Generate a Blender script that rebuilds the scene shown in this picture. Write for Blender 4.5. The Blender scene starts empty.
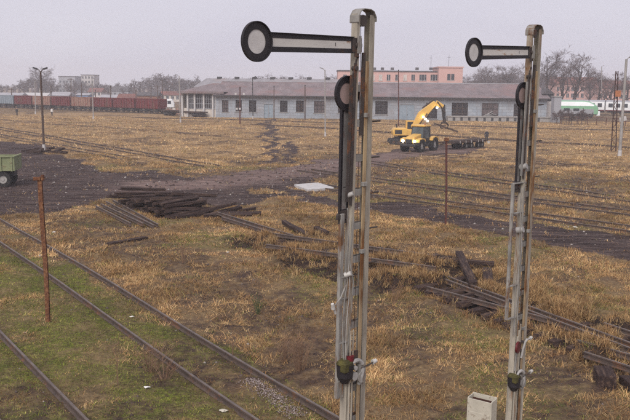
import bpy, bmesh, math, random
import numpy as np
from mathutils import Vector, Matrix, Euler

random.seed(7)
rng = np.random.default_rng(7)
R = math.radians
scene = bpy.context.scene
COL = scene.collection

# ------------------------------------------------------------------ camera
FPX, HCAM, PITCH, ROLL = 800.0, 7.0, math.atan(0.155), R(0.6)
W0, H0 = 630.0, 420.0
fwd = Vector((0, math.cos(PITCH), -math.sin(PITCH)))
up0 = Vector((0, math.sin(PITCH), math.cos(PITCH)))
rt0 = Vector((1, 0, 0))
rt = rt0 * math.cos(ROLL) + up0 * math.sin(ROLL)
up = up0 * math.cos(ROLL) - rt0 * math.sin(ROLL)
cam_d = bpy.data.cameras.new('camera')
cam = bpy.data.objects.new('camera', cam_d)
COL.objects.link(cam)
m = Matrix.Identity(4)
for i in range(3):
    m[i][0], m[i][1], m[i][2] = rt[i], up[i], -fwd[i]
m[2][3] = HCAM
cam.matrix_world = m
cam_d.sensor_width = 36.0
cam_d.lens = 36.0 * FPX / W0
cam_d.clip_start = 0.1
cam_d.clip_end = 6000
scene.camera = cam

# ------------------------------------------------------------------ sky, sun, exposure
SUN_EL, SUN_AZ = R(42), R(200)        # azimuth clockwise from +Y: behind the camera
world = bpy.data.worlds.new('World')
scene.world = world
world.use_nodes = True
wt = world.node_tree
wt.nodes.clear()
wo = wt.nodes.new('ShaderNodeOutputWorld')
bg = wt.nodes.new('ShaderNodeBackground')
sky = wt.nodes.new('ShaderNodeTexSky')
sky.sky_type = 'NISHITA'
sky.sun_disc = False
sky.sun_elevation = SUN_EL
sky.sun_rotation = SUN_AZ
sky.dust_density = 4.0
sky.air_density = 1.0
hs = wt.nodes.new('ShaderNodeHueSaturation')
hs.inputs['Saturation'].default_value = 0.25
hs.inputs['Value'].default_value = 1.0
wt.links.new(sky.outputs[0], hs.inputs['Color'])
tc = wt.nodes.new('ShaderNodeTexCoord')
mp = wt.nodes.new('ShaderNodeMapping')
mp.inputs['Scale'].default_value = (1.2, 1.2, 5.0)
wt.links.new(tc.outputs['Generated'], mp.inputs['Vector'])
nz = wt.nodes.new('ShaderNodeTexNoise')
nz.inputs['Scale'].default_value = 2.2
nz.inputs['Detail'].default_value = 5
wt.links.new(mp.outputs[0], nz.inputs['Vector'])
cr = wt.nodes.new('ShaderNodeValToRGB')
cr.color_ramp.elements[0].position = 0.3
cr.color_ramp.elements[0].color = (6.0, 5.85, 6.9, 1)
cr.color_ramp.elements[1].position = 0.7
cr.color_ramp.elements[1].color = (6.8, 6.65, 7.5, 1)
wt.links.new(nz.outputs['Fac'], cr.inputs['Fac'])
mx = wt.nodes.new('ShaderNodeMixRGB')
mx.inputs['Fac'].default_value = 0.85     # thick overcast over the clear sky
wt.links.new(hs.outputs[0], mx.inputs[1])
wt.links.new(cr.outputs[0], mx.inputs[2])
wt.links.new(mx.outputs[0], bg.inputs['Color'])
bg.inputs['Strength'].default_value = 0.058
wt.links.new(bg.outputs[0], wo.inputs['Surface'])

sun_d = bpy.data.lights.new('sun', 'SUN')
sun_d.energy = 1.5
sun_d.angle = R(45)
sun_d.color = (1.0, 0.95, 0.88)
sun = bpy.data.objects.new('sun', sun_d)
COL.objects.link(sun)
sd = Vector((math.sin(SUN_AZ) * math.cos(SUN_EL), math.cos(SUN_AZ) * math.cos(SUN_EL), math.sin(SUN_EL)))
sun.rotation_euler = sd.to_track_quat('Z', 'Y').to_euler()
sun.location = (0, -20, 60)

scene.view_settings.view_transform = 'Standard'
scene.view_settings.look = 'None'
scene.view_settings.exposure = 1.0
scene.view_settings.gamma = 1.0
scene.view_settings.use_curve_mapping = False
scene.render.engine = 'CYCLES'
scene.cycles.use_denoising = False
scene.cycles.max_bounces = 6
scene.cycles.volume_bounces = 1
scene.cycles.transparent_max_bounces = 8

# ------------------------------------------------------------------ helpers
CAMP = Vector((0, 0, HCAM))
def ray(px, py):
    return rt * ((px - W0 / 2) / FPX) + up * ((H0 / 2 - py) / FPX) + fwd
def G(px, py, z=0.0):
    d = ray(px, py)
    return CAMP + d * ((z - HCAM) / d.z)
def at(px, py, Y):
    d = ray(px, py)
    return CAMP + d * (Y / d.y)

def _h(ix, iy, s):
    n = (ix * 374761393 + iy * 668265263 + s * 974634777) & 0xFFFFFFFF
    n = ((n ^ (n >> 13)) * 1274126177) & 0xFFFFFFFF
    return ((n ^ (n >> 16)) & 0xFFFFFF) / float(0xFFFFFF)
def vnoise(x, y, s=0):
    x = np.asarray(x, float); y = np.asarray(y, float)
    ix = np.floor(x).astype(np.int64); iy = np.floor(y).astype(np.int64)
    fx = x - ix; fy = y - iy
    fx = fx * fx * (3 - 2 * fx); fy = fy * fy * (3 - 2 * fy)
    a = _h(ix, iy, s); b = _h(ix + 1, iy, s); c = _h(ix, iy + 1, s); d = _h(ix + 1, iy + 1, s)
    return (a * (1 - fx) + b * fx) * (1 - fy) + (c * (1 - fx) + d * fx) * fy
def fbm(x, y, s=0, o=4):
    t = 0; a = 0.5; n = 0
    for k in range(o):
        t = t + a * vnoise(x * 2 ** k, y * 2 ** k, s + k * 17); n += a; a *= 0.5
    return t / n
def hgt_np(x, y):
    x = np.asarray(x, float); y = np.asarray(y, float)
    return 0.22 * (fbm(x / 11, y / 11, 3, 2) - 0.5)
def hgt(x, y):
    return float(hgt_np(x, y))
def GG(px, py, dz=0.0):
    p = G(px, py, dz)
    p = G(px, py, dz + hgt(p.x, p.y))
    return p

class MB:
    def __init__(s):
        s.v = []; s.f = []
    def add(s, vs, fs):
        o = len(s.v)
        s.v += [tuple(v) for v in vs]
        s.f += [tuple(i + o for i in f) for f in fs]
        return s
    def box(s, c, d, rot=None, taper=1.0):
        vs = []
        for z in (-1, 1):
            k = taper if z > 0 else 1.0
            for x, y in ((-1, -1), (1, -1), (1, 1), (-1, 1)):
                v = Vector((x * d[0] / 2 * k, y * d[1] / 2 * k, z * d[2] / 2))
                if rot is not None: v = rot @ v
                vs.append(v + Vector(c))
        return s.add(vs, [(3, 2, 1, 0), (4, 5, 6, 7), (0, 1, 5, 4), (1, 2, 6, 5), (2, 3, 7, 6), (3, 0, 4, 7)])
    def bx(s, x0, x1, y0, y1, z0, z1):
        return s.box(((x0 + x1) / 2, (y0 + y1) / 2, (z0 + z1) / 2), (abs(x1 - x0), abs(y1 - y0), abs(z1 - z0)))
    def beam(s, p, q, w, h, w2=None, h2=None, upv=(0, 0, 1)):
        p = Vector(p); q = Vector(q); d = (q - p).normalized()
        u = Vector(upv)
        if abs(d.dot(u)) > 0.98: u = Vector((0, 1, 0))
        sx = d.cross(u).normalized(); sy = sx.cross(d).normalized()
        w2 = w if w2 is None else w2; h2 = h if h2 is None else h2
        vs = []
        for c, ww, hh in ((p, w, h), (q, w2, h2)):
            for a, b in ((-1, -1), (1, -1), (1, 1), (-1, 1)):
                vs.append(c + sx * a * ww / 2 + sy * b * hh / 2)
        return s.add(vs, [(3, 2, 1, 0), (4, 5, 6, 7), (0, 1, 5, 4), (1, 2, 6, 5), (2, 3, 7, 6), (3, 0, 4, 7)])
    def cyl(s, p, q, r, r2=None, n=12, cap=True):
        p = Vector(p); q = Vector(q); d = (q - p).normalized()
        u = Vector((0, 0, 1)) if abs(d.z) < 0.9 else Vector((1, 0, 0))
        sx = d.cross(u).normalized(); sy = sx.cross(d)
        r2 = r if r2 is None else r2
        vs = []
        for c, rr in ((p, r), (q, r2)):
            for k in range(n):
                a = 2 * math.pi * k / n
                vs.append(c + sx * math.cos(a) * rr + sy * math.sin(a) * rr)
        fs = [(k, (k + 1) % n, n + (k + 1) % n, n + k) for k in range(n)]
        if cap: fs += [tuple(range(n - 1, -1, -1)), tuple(range(n, 2 * n))]
        return s.add(vs, fs)
    def tube(s, pts, r, n=6):
        pts = [Vector(p) for p in pts]
        rs = r if isinstance(r, (list, tuple)) else [r] * len(pts)
        vs = []; fs = []
        for i, p in enumerate(pts):
            d = (pts[min(i + 1, len(pts) - 1)] - pts[max(i - 1, 0)]).normalized()
            u = Vector((0, 0, 1)) if abs(d.z) < 0.9 else Vector((1, 0, 0))
            sx = d.cross(u).normalized(); sy = sx.cross(d)
            for k in range(n):
                a = 2 * math.pi * k / n
                vs.append(p + (sx * math.cos(a) + sy * math.sin(a)) * rs[i])
        for i in range(len(pts) - 1):
            for k in range(n):
                fs.append((i * n + k, i * n + (k + 1) % n, (i + 1) * n + (k + 1) % n, (i + 1) * n + k))
        fs += [tuple(range(n - 1, -1, -1)), tuple((len(pts) - 1) * n + k for k in range(n))]
        return s.add(vs, fs)
    def extrude(s, poly, ax, lo, hi):
        """polygon (2D) extruded along ax: 'x' -> (y,z), 'y' -> (x,z), 'z' -> (x,y)"""
        def P(a, b, c):
            return {'x': (c, a, b), 'y': (a, c, b), 'z': (a, b, c)}[ax]
        n = len(poly)
        vs = [P(a, b, lo) for a, b in poly] + [P(a, b, hi) for a, b in poly]
        fs = [(k, (k + 1) % n, n + (k + 1) % n, n + k) for k in range(n)]
        fs += [tuple(range(n - 1, -1, -1)), tuple(range(n, 2 * n))]
        return s.add(vs, fs)
    def ring(s, c, r0, r1, t, ax='y', n=32):
        vs = []; fs = []
        for dz in (-t / 2, t / 2):
            for rr in (r0, r1):
                for k in range(n):
                    a = 2 * math.pi * k / n
                    u, w = math.cos(a) * rr, math.sin(a) * rr
                    vs.append({'y': (c[0] + u, c[1] + dz, c[2] + w), 'x': (c[0] + dz, c[1] + u, c[2] + w), 'z': (c[0] + u, c[1] + w, c[2] + dz)}[ax])
        for k in range(n):
            k2 = (k + 1) % n
            fs += [(k, k2, n + k2, n + k), (2 * n + k, 3 * n + k, 3 * n + k2, 2 * n + k2),
                   (k, 2 * n + k, 2 * n + k2, k2), (n + k, n + k2, 3 * n + k2, 3 * n + k)]
        return s.add(vs, fs)
    def mesh(s, name, bevel=0.0, smooth=False):
        me = bpy.data.meshes.new(name)
        me.from_pydata(s.v, [], s.f)
        bm = bmesh.new(); bm.from_mesh(me)
        bmesh.ops.recalc_face_normals(bm, faces=bm.faces)
        if bevel > 0:
            ed = [e for e in bm.edges if len(e.link_faces) == 2 and e.calc_face_angle(0) > 0.5]
            bmesh.ops.bevel(bm, geom=ed, offset=bevel, segments=1, affect='EDGES', clamp_overlap=True)
        bm.to_mesh(me); bm.free()
        if smooth:
            for p in me.polygons: p.use_smooth = True
            me.set_sharp_from_angle(angle=R(40))
        me.update()
        return me
    def build(s, name, mat, parent=None, loc=(0, 0, 0), rz=0.0, bevel=0.0, smooth=False):
        me = s.mesh(name, bevel, smooth)
        me.materials.append(mat)
        return link(name, me, parent, loc, rz)

def link(name, me, parent=None, loc=(0, 0, 0), rz=0.0):
    o = bpy.data.objects.new(name, me)
    COL.objects.link(o)
    o.parent = parent
    o.location = loc
    o.rotation_euler = (0, 0, rz)
    return o
def tag(o, label=None, cat=None, group=None, kind=None):
    if label: o['label'] = label
    if cat: o['category'] = cat
    if group: o['group'] = group
    if kind: o['kind'] = kind
    return o
def thing(name, label, cat, loc=(0, 0, 0), rz=0.0, group=None):
    return tag(link(name, None, None, loc, rz), label, cat, group)
def copy_tree(o, parent=None):
    c = o.copy(); COL.objects.link(c); c.parent = parent
    for ch in list(o.children): copy_tree(ch, c)
    return c

# ------------------------------------------------------------------ materials
def newmat(name):
    m = bpy.data.materials.new(name); m.use_nodes = True
    nt = m.node_tree
    return m, nt, nt.nodes['Principled BSDF']
def N(nt, t, **kw):
    n = nt.nodes.new('ShaderNode' + t)
    for k, v in kw.items(): n.inputs[k].default_value = v
    return n
def noise(nt, vec, scale, detail=4, rough=0.6, dist=0.0):
    n = N(nt, 'TexNoise', Scale=scale, Detail=detail, Roughness=rough, Distortion=dist)
    nt.links.new(vec, n.inputs['Vector']); return n.outputs['Fac']
def ramp(nt, fac, stops, const=False):
    n = nt.nodes.new('ShaderNodeValToRGB')
    if const: n.color_ramp.interpolation = 'CONSTANT'
    el = n.color_ramp.elements
    while len(el) < len(stops): el.new(0.5)
    for e, (p, c) in zip(el, stops):
        e.position = p
        e.color = (c, c, c, 1) if isinstance(c, (int, float)) else (c[0], c[1], c[2], 1)
    nt.links.new(fac, n.inputs['Fac']); return n.outputs['Color']
def mixc(nt, fac, a, b, mode='MIX'):
    n = nt.nodes.new('ShaderNodeMixRGB'); n.blend_type = mode
    for s, v in ((0, fac), (1, a), (2, b)):
        if isinstance(v, (int, float)): n.inputs[s].default_value = v if s == 0 else (v, v, v, 1)
        elif isinstance(v, tuple): n.inputs[s].default_value = (v[0], v[1], v[2], 1)
        else: nt.links.new(v, n.inputs[s])
    return n.outputs[0]
def bump(nt, bs, h, strength=0.3, dist=0.05):
    b = N(nt, 'Bump', Strength=strength, Distance=dist)
    nt.links.new(h, b.inputs['Height']); nt.links.new(b.outputs[0], bs.inputs['Normal'])
def mapped(nt, vec, scale, rot=(0, 0, 0)):
    m = N(nt, 'Mapping', Scale=scale, Rotation=rot)
    nt.links.new(vec, m.inputs['Vector']); return m.outputs[0]

def surf(name, col, col2=None, rough=0.7, scale=3.0, wear=None, wear_at=0.58, wear_scale=2.0, metal=0.0, bmp=0.2, stretch=(1, 1, 1), spec=0.3):
    """painted / weathered surface: two-tone noise, optional patches of wear (rust, dirt)"""
    m, nt, bs = newmat(name)
    tcn = nt.nodes.new('ShaderNodeTexCoord'); v = tcn.outputs['Object']
    info = nt.nodes.new('ShaderNodeObjectInfo')
    add = N(nt, 'VectorMath'); add.operation = 'ADD'
    mul = N(nt, 'VectorMath'); mul.operation = 'SCALE'; mul.inputs['Scale'].default_value = 13.0
    cmb = nt.nodes.new('ShaderNodeCombineXYZ')
    for k in range(3): nt.links.new(info.outputs['Random'], cmb.inputs[k])
    nt.links.new(cmb.outputs[0], mul.inputs[0]); nt.links.new(v, add.inputs[0]); nt.links.new(mul.outputs[0], add.inputs[1])
    v = mapped(nt, add.outputs[0], stretch)
    n1 = noise(nt, v, scale, 5)
    if col2 is None: col2 = tuple(c * 0.7 for c in col)
    c = ramp(nt, n1, [(0.3, col2), (0.7, col)])
    if wear:
        n2 = noise(nt, v, wear_scale, 6, 0.7)
        f = ramp(nt, n2, [(wear_at - 0.05, 0.0), (wear_at + 0.05, 1.0)])
        n3 = noise(nt, v, wear_scale * 6, 4)
        wc = ramp(nt, n3, [(0.3, tuple(k * 0.55 for k in wear)), (0.7, wear)])
        c = mixc(nt, f, c, wc)
    nt.links.new(c, bs.inputs['Base Color'])
    bs.inputs['Roughness'].default_value = rough
    bs.inputs['Metallic'].default_value = metal
    bs.inputs['Specular IOR Level'].default_value = spec if rough < 0.8 else 0.12
    if bmp: bump(nt, bs, noise(nt, v, scale * 8, 3), bmp, 0.01)
    return m

RUST = (0.16, 0.062, 0.028)
M = {}
M['mast'] = surf('mast_paint', (0.43, 0.385, 0.315), (0.21, 0.185, 0.155), 0.8, 9, (0.24, 0.115, 0.05), 0.575, 3.2, bmp=0.5, stretch=(1, 1, 0.22))
M['mastgrey'] = surf('mast_grey_paint', (0.31, 0.295, 0.275), (0.15, 0.14, 0.13), 0.8, 9, (0.17, 0.09, 0.05), 0.57, 3.5, stretch=(1, 1, 0.3))
M['rod'] = surf('rod_tan_paint', (0.38, 0.28, 0.165), (0.22, 0.155, 0.10), 0.8, 9, (0.19, 0.09, 0.04), 0.55, 3.2, stretch=(1, 1, 0.25))
M['black'] = surf('black_enamel', (0.028, 0.024, 0.028), (0.016, 0.014, 0.016), 0.5, 6, (0.07, 0.04, 0.03), 0.66, 4)
M['white'] = surf('white_enamel', (0.60, 0.57, 0.53), (0.48, 0.455, 0.43), 0.5, 3, (0.33, 0.16, 0.06), 0.61, 3.0, stretch=(1, 1, 2))
M['whiteclean'] = surf('faded_white_disc', (0.56, 0.535, 0.52), (0.44, 0.42, 0.41), 0.6, 9)
M['greyback'] = surf('weathered_grey_back', (0.27, 0.255, 0.25), (0.17, 0.155, 0.15), 0.7, 4, (0.17, 0.09, 0.07), 0.6, 3)
M['dullpink'] = surf('dull_pink_disc', (0.34, 0.24, 0.22), (0.24, 0.18, 0.17), 0.7, 5)
M['porcelain'] = surf('porcelain', (0.52, 0.50, 0.47), (0.34, 0.32, 0.30), 0.4, 14)
M['iron'] = surf('dark_iron', (0.07, 0.055, 0.05), (0.035, 0.028, 0.026), 0.7, 6, (0.15, 0.065, 0.035), 0.58, 4)
M['maroon'] = surf('maroon_enamel', (0.13, 0.012, 0.018), (0.07, 0.01, 0.012), 0.5, 6)
M['olive'] = surf('olive_lichen_paint', (0.10, 0.088, 0.028), (0.03, 0.027, 0.018), 0.8, 9)
M['crank'] = surf('galvanised_crank', (0.38, 0.36, 0.345), (0.2, 0.19, 0.18), 0.55, 8, (0.2, 0.12, 0.07), 0.66, 6)
M['rust'] = surf('rusted_steel', (0.175, 0.075, 0.038), (0.07, 0.032, 0.022), 0.9, 16, (0.27, 0.135, 0.07), 0.56, 9)
M['rail'] = surf('rail_steel', (0.105, 0.075, 0.062), (0.055, 0.04, 0.036), 0.7, 4, (0.17, 0.085, 0.05), 0.58, 3)
M['railtop'] = surf('rail_running_face', (0.19, 0.155, 0.135), (0.10, 0.075, 0.065), 0.55, 3, metal=0.3)
M['sleeper'] = surf('creosoted_timber', (0.066, 0.042, 0.036), (0.024, 0.016, 0.016), 0.9, 3, (0.13, 0.085, 0.062), 0.58, 3, bmp=0.6, stretch=(0.3, 3, 3))
M['box'] = surf('cabinet_paint', (0.50, 0.46, 0.38), (0.36, 0.33, 0.27), 0.7, 4, (0.22, 0.16, 0.11), 0.6, 4)
M['soilbrown'] = surf('rusty_inside', (0.07, 0.03, 0.022), (0.03, 0.015, 0.012), 0.95, 6)
M['concrete'] = surf('concrete', (0.33, 0.31, 0.30), (0.23, 0.22, 0.21), 0.9, 2)
M['whitewash'] = surf('white_limewash', (0.50, 0.48, 0.48), (0.38, 0.365, 0.36), 0.9, 3)
M['polewood'] = surf('pole_timber', (0.11, 0.075, 0.06), (0.06, 0.042, 0.038), 0.9, 3, stretch=(3, 3, 0.3))
M['redpole'] = surf('red_lead_post', (0.115, 0.045, 0.037), (0.06, 0.028, 0.026), 0.85, 9)
M['darkrust'] = surf('dark_rust', (0.07, 0.035, 0.03), (0.035, 0.022, 0.02), 0.85, 6)
M['darkmetal'] = surf('dark_metal', (0.045, 0.042, 0.045), (0.025, 0.024, 0.026), 0.6, 4)
M['wagonred'] = surf('wagon_red', (0.155, 0.030, 0.033), (0.095, 0.024, 0.027), 0.8, 0.8, (0.15, 0.08, 0.06), 0.6, 1.2, stretch=(1, 1, 0.4))
M['wagontan'] = surf('wagon_tan', (0.30, 0.19, 0.145), (0.20, 0.11, 0.09), 0.8, 0.8, (0.24, 0.07, 0.05), 0.58, 1.2)
M['wagongrey'] = surf('wagon_grey', (0.24, 0.28, 0.32), (0.17, 0.20, 0.23), 0.8, 0.8)
M['yellow'] = surf('machine_yellow', (0.70, 0.43, 0.11), (0.52, 0.31, 0.09), 0.45, 2, (0.26, 0.18, 0.10), 0.68, 2)
M['tyre'] = surf('tyre_rubber', (0.035, 0.033, 0.033), (0.02, 0.02, 0.02), 0.9, 5, (0.12, 0.09, 0.07), 0.6, 3)
M['rim'] = surf('rim_grey', (0.40, 0.38, 0.36), (0.25, 0.23, 0.22), 0.6, 4)
M['greenpaint'] = surf('faded_green_paint', (0.25, 0.265, 0.15), (0.16, 0.18, 0.10), 0.8, 2, (0.16, 0.11, 0.07), 0.62, 2)
M['pink'] = surf('pink_render', (0.58, 0.36, 0.32), (0.50, 0.31, 0.275), 0.9, 0.4)
M['darkroof'] = surf('dark_roof_felt', (0.11, 0.10, 0.105), (0.07, 0.065, 0.07), 0.9, 0.5)
M['column'] = surf('cream_column', (0.55, 0.50, 0.45), (0.42, 0.37, 0.33), 0.9, 0.8)
M['doorblue'] = surf('door_blue_grey', (0.26, 0.31, 0.36), (0.20, 0.24, 0.28), 0.8, 1.5)
M['frame'] = surf('window_frame_paint', (0.33, 0.34, 0.36), (0.22, 0.22, 0.24), 0.8, 2)
M['darkopening'] = surf('dark_opening', (0.035, 0.028, 0.03), (0.016, 0.014, 0.016), 0.9, 1.2, (0.10, 0.075, 0.07), 0.62, 0.9)
M['darkin'] = surf('dark_doorway', (0.05, 0.042, 0.045), (0.03, 0.026, 0.028), 0.9, 1)
M['traingreen'] = surf('railcar_green', (0.22, 0.43, 0.27), (0.17, 0.34, 0.21), 0.4, 1)
M['trainwhite'] = surf('railcar_white', (0.76, 0.77, 0.78), (0.66, 0.67, 0.68), 0.4, 1)
M['bark'] = surf('bark', (0.085, 0.062, 0.058), (0.045, 0.034, 0.033), 0.95, 2, stretch=(3, 3, 0.5))
M['twig'] = surf('twigs', (0.115, 0.08, 0.078), (0.07, 0.048, 0.048), 0.95, 0.7)
M['farhouse'] = surf('pale_render', (0.5, 0.47, 0.46), (0.42, 0.39, 0.38), 0.9, 0.3)
M['fargrey'] = surf('grey_render', (0.33, 0.33, 0.36), (0.26, 0.26, 0.28), 0.9, 0.3)
M['farblue'] = surf('blue_cladding', (0.16, 0.25, 0.42), (0.13, 0.20, 0.34), 0.8, 0.3)
M['farred'] = surf('tile_red', (0.20, 0.085, 0.07), (0.13, 0.06, 0.052), 0.9, 0.3)
M['brick'] = surf('brick_brown', (0.27, 0.13, 0.09), (0.19, 0.10, 0.07), 0.9, 0.5)
M['roofgrey'] = surf('pale_sheet_roof', (0.36, 0.35, 0.37), (0.27, 0.26, 0.28), 0.8, 0.5)
M['paper'] = surf('paper_litter', (0.75, 0.73, 0.70), (0.6, 0.58, 0.56), 0.8, 4)
M['fir'] = surf('fir_needles', (0.085, 0.115, 0.045), (0.05, 0.07, 0.03), 0.9, 6)
M['dryweed'] = surf('dry_weed_stems', (0.26, 0.165, 0.105), (0.16, 0.095, 0.065), 0.95, 4)
M['orange'] = surf('orange_board', (0.42, 0.16, 0.07), (0.28, 0.11, 0.06), 0.6, 3)

def glassmat(name, col=(0.05, 0.055, 0.065)):
    m, nt, bs = newmat(name)
    tcn = nt.nodes.new('ShaderNodeTexCoord')
    c = ramp(nt, noise(nt, tcn.outputs['Object'], 1.2, 4), [(0.35, tuple(k * 0.6 for k in col)), (0.65, col)])
    nt.links.new(c, bs.inputs['Base Color'])
    bs.inputs['Roughness'].default_value = 0.25
    bs.inputs['Specular IOR Level'].default_value = 0.2
    return m
M['glass'] = glassmat('dark_glass')
M['cabglass'] = glassmat('cab_glass', (0.10, 0.12, 0.13))
M['dirtyglass'] = glassmat('dirty_glass', (0.13, 0.10, 0.10))
M['paleglass'] = glassmat('curtained_glass', (0.62, 0.55, 0.50))
def lampmat(name, col, s):
    m, nt, bs = newmat(name)
    bs.inputs['Emission Color'].default_value = (*col, 1)
    bs.inputs['Emission Strength'].default_value = s
    bs.inputs['Base Color'].default_value = (*col, 1)
    return m
M['lamp'] = lampmat('lit_lamp', (1.0, 0.85, 0.55), 8.0)

# long shed wall: pale blue-grey blockwork with faint courses and grime
def wallmat():
    m, nt, bs = newmat('blockwork_wall')
    tcn = nt.nodes.new('ShaderNodeTexCoord'); v = tcn.outputs['Object']
    v2 = mapped(nt, v, (1, 1, 1), (R(90), 0, 0))
    b = N(nt, 'TexBrick', Scale=1.0)
    b.inputs['Color1'].default_value = (0.24, 0.27, 0.31, 1)
    b.inputs['Color2'].default_value = (0.315, 0.345, 0.385, 1)
    b.inputs['Mortar'].default_value = (0.17, 0.18, 0.20, 1)
    b.inputs['Mortar Size'].default_value = 0.035
    b.inputs['Brick Width'].default_value = 1.6
    b.inputs['Row Height'].default_value = 0.62
    nt.links.new(v2, b.inputs['Vector'])
    c = mixc(nt, ramp(nt, noise(nt, v, 0.35, 6), [(0.42, 0.0), (0.72, 0.6)]), b.outputs['Color'], (0.25, 0.22, 0.22))
    c = mixc(nt, ramp(nt, noise(nt, mapped(nt, v, (2.5, 2.5, 0.15)), 1.0, 4), [(0.5, 0.0), (0.75, 0.45)]), c, (0.20, 0.17, 0.16))
    nt.links.new(c, bs.inputs['Base Color']); bs.inputs['Roughness'].default_value = 0.9
    return m
M['wall'] = wallmat()
def roofmat(name, a, b_, patch):
    m, nt, bs = newmat(name)
    tcn = nt.nodes.new('ShaderNodeTexCoord'); v = tcn.outputs['Object']
    n1 = noise(nt, mapped(nt, v, (0.5, 0.25, 0.25)), 1.0, 6)
    c = ramp(nt, n1, [(0.3, b_), (0.7, a)])
    br = N(nt, 'TexBrick', Scale=1.0)
    br.inputs['Color1'].default_value = (1, 1, 1, 1); br.inputs['Color2'].default_value = (0.82, 0.82, 0.82, 1)
    br.inputs['Mortar'].default_value = (0.6, 0.6, 0.6, 1)
    br.inputs['Brick Width'].default_value = 1.1; br.inputs['Row Height'].default_value = 1.2; br.inputs['Mortar Size'].default_value = 0.03
    nt.links.new(v, br.inputs['Vector'])
    c = mixc(nt, 0.8, c, br.outputs['Color'], 'MULTIPLY')
    c = mixc(nt, ramp(nt, noise(nt, v, 0.18, 5), [(0.5, 0.0), (0.62, 0.8)]), c, patch)
    nt.links.new(c, bs.inputs['Base Color']); bs.inputs['Roughness'].default_value = 0.85
    return m
M['roofpink'] = roofmat('fibre_cement_roof', (0.235, 0.185, 0.19), (0.135, 0.105, 0.11), (0.20, 0.12, 0.115))
M['roofpale'] = roofmat('pale_cement_roof', (0.31, 0.29, 0.31), (0.20, 0.19, 0.20), (0.25, 0.21, 0.21))

# ------------------------------------------------------------------ map of the yard (ground plan)
def plan(pts):
    return np.array([G(*p).xy[:] for p in pts])
def inpoly(x, y, poly):
    r = np.zeros(x.shape, bool)
    n = len(poly); j = n - 1
    for i in range(n):
        xi, yi = poly[i]; xj, yj = poly[j]
        c = ((yi > y) != (yj > y)) & (x < (xj - xi) * (y - yi) / (yj - yi + 1e-12) + xi)
        r ^= c; j = i
    return r
def segdist(x, y, pts):
    d = np.full(x.shape, 1e9)
    for (x0, y0), (x1, y1) in zip(pts[:-1], pts[1:]):
        dx, dy = x1 - x0, y1 - y0
        t = np.clip(((x - x0) * dx + (y - y0) * dy) / (dx * dx + dy * dy), 0, 1)
        d = np.minimum(d, np.hypot(x - x0 - t * dx, y - y0 - t * dy))
    return d

DIRT = [plan([(-60, 146), (30, 150), (70, 158), (110, 170), (150, 173), (200, 177), (260, 172), (300, 165), (330, 162), (330, 176),
              (296, 186), (300, 197), (250, 206), (215, 206), (175, 196), (128, 193), (95, 203), (50, 212), (-60, 218)]),
        plan([(300, 165), (360, 154), (400, 148), (455, 145), (476, 147), (470, 152), (420, 157), (360, 168), (320, 176), (290, 180)]),
        plan([(285, 192), (345, 203), (410, 203), (470, 213), (540, 226), (580, 232), (640, 240), (660, 262), (600, 254), (540, 240), (450, 224), (380, 212), (300, 204)]),
        plan([(-40, 138), (40, 146), (60, 150), (20, 152), (-40, 150)])]
TRAIL = [plan([(270, 119), (263, 124), (268, 132), (280, 138), (287, 146), (291, 154), (285, 163)]),
         plan([(277, 119), (270, 124), (274, 131), (262, 137), (270, 145), (274, 155), (272, 164)])]
ISLES = [plan([(82, 163), (105, 163), (133, 169), (128, 173), (100, 170)]), plan([(55, 152), (75, 155), (66, 158), (52, 155)]), plan([(240, 190), (275, 188), (285, 193), (250, 194)])]
MOSS = [plan([(-30, 238), (60, 262), (150, 315), (260, 370), (330, 420), (-30, 460)]),
        plan([(60, 300), (120, 320), (210, 380), (250, 430), (40, 430)])]
FIELD = plan([(-80, 112), (160, 114), (330, 120), (700, 122), (700, 185), (500, 165), (330, 150), (200, 168), (-80, 134)])
SOILPATCH = [plan([(40, 214), (95, 214), (150, 232), (215, 262), (255, 290), (200, 296), (120, 258), (60, 232)]), plan([(215, 290), (300, 285), (330, 310), (300, 330), (230, 325)]), plan([(40, 225), (90, 222), (120, 245), (70, 250)]),
             plan([(540, 275), (585, 268), (590, 282), (550, 285)]), plan([(380, 345), (440, 335), (450, 360), (390, 372)])]
TRACKC = {}      # centre lines of every track, world xy
def trackline(key, a, b, ea=0.0, eb=0.0):
    A = G(*a).xy; B = G(*b).xy; d = (B - A).normalized()
    TRACKC[key] = (A - d * ea, B + d * eb)
trackline('near', (2, 233.5), (261, 400), 60, 12)
trackline('left', (-24, 347), (45, 428), 30, 10)
trackline('ma', (304, 170.5), (640, 216), 0, 15)
trackline('mb', (298, 183), (640, 232), 0, 15)
trackline('mc', (430, 171), (640, 202), 12, 15)
trackline('la', (-20, 125), (212, 166.5), 25, 0)
trackline('lb', (-20, 132), (130, 160), 20, 0)
trackline('fa', (330, 129), (640, 149), 20, 20)
trackline('fb', (440, 155), (640, 172), 5, 20)
trackline('fc', (175, 118.5), (640, 131), 10, 20)
trackline('fd', (-20, 118), (230, 137), 20, 0)
LIFT = plan([(262, 243), (330, 250), (435, 265), (500, 300), (560, 322), (650, 356)])
LIFT2 = plan([(315, 262), (370, 276), (415, 284)])
ROAD = [plan([(150, 186), (215, 182), (280, 174), (340, 164), (400, 154), (450, 149.5)])]

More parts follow.
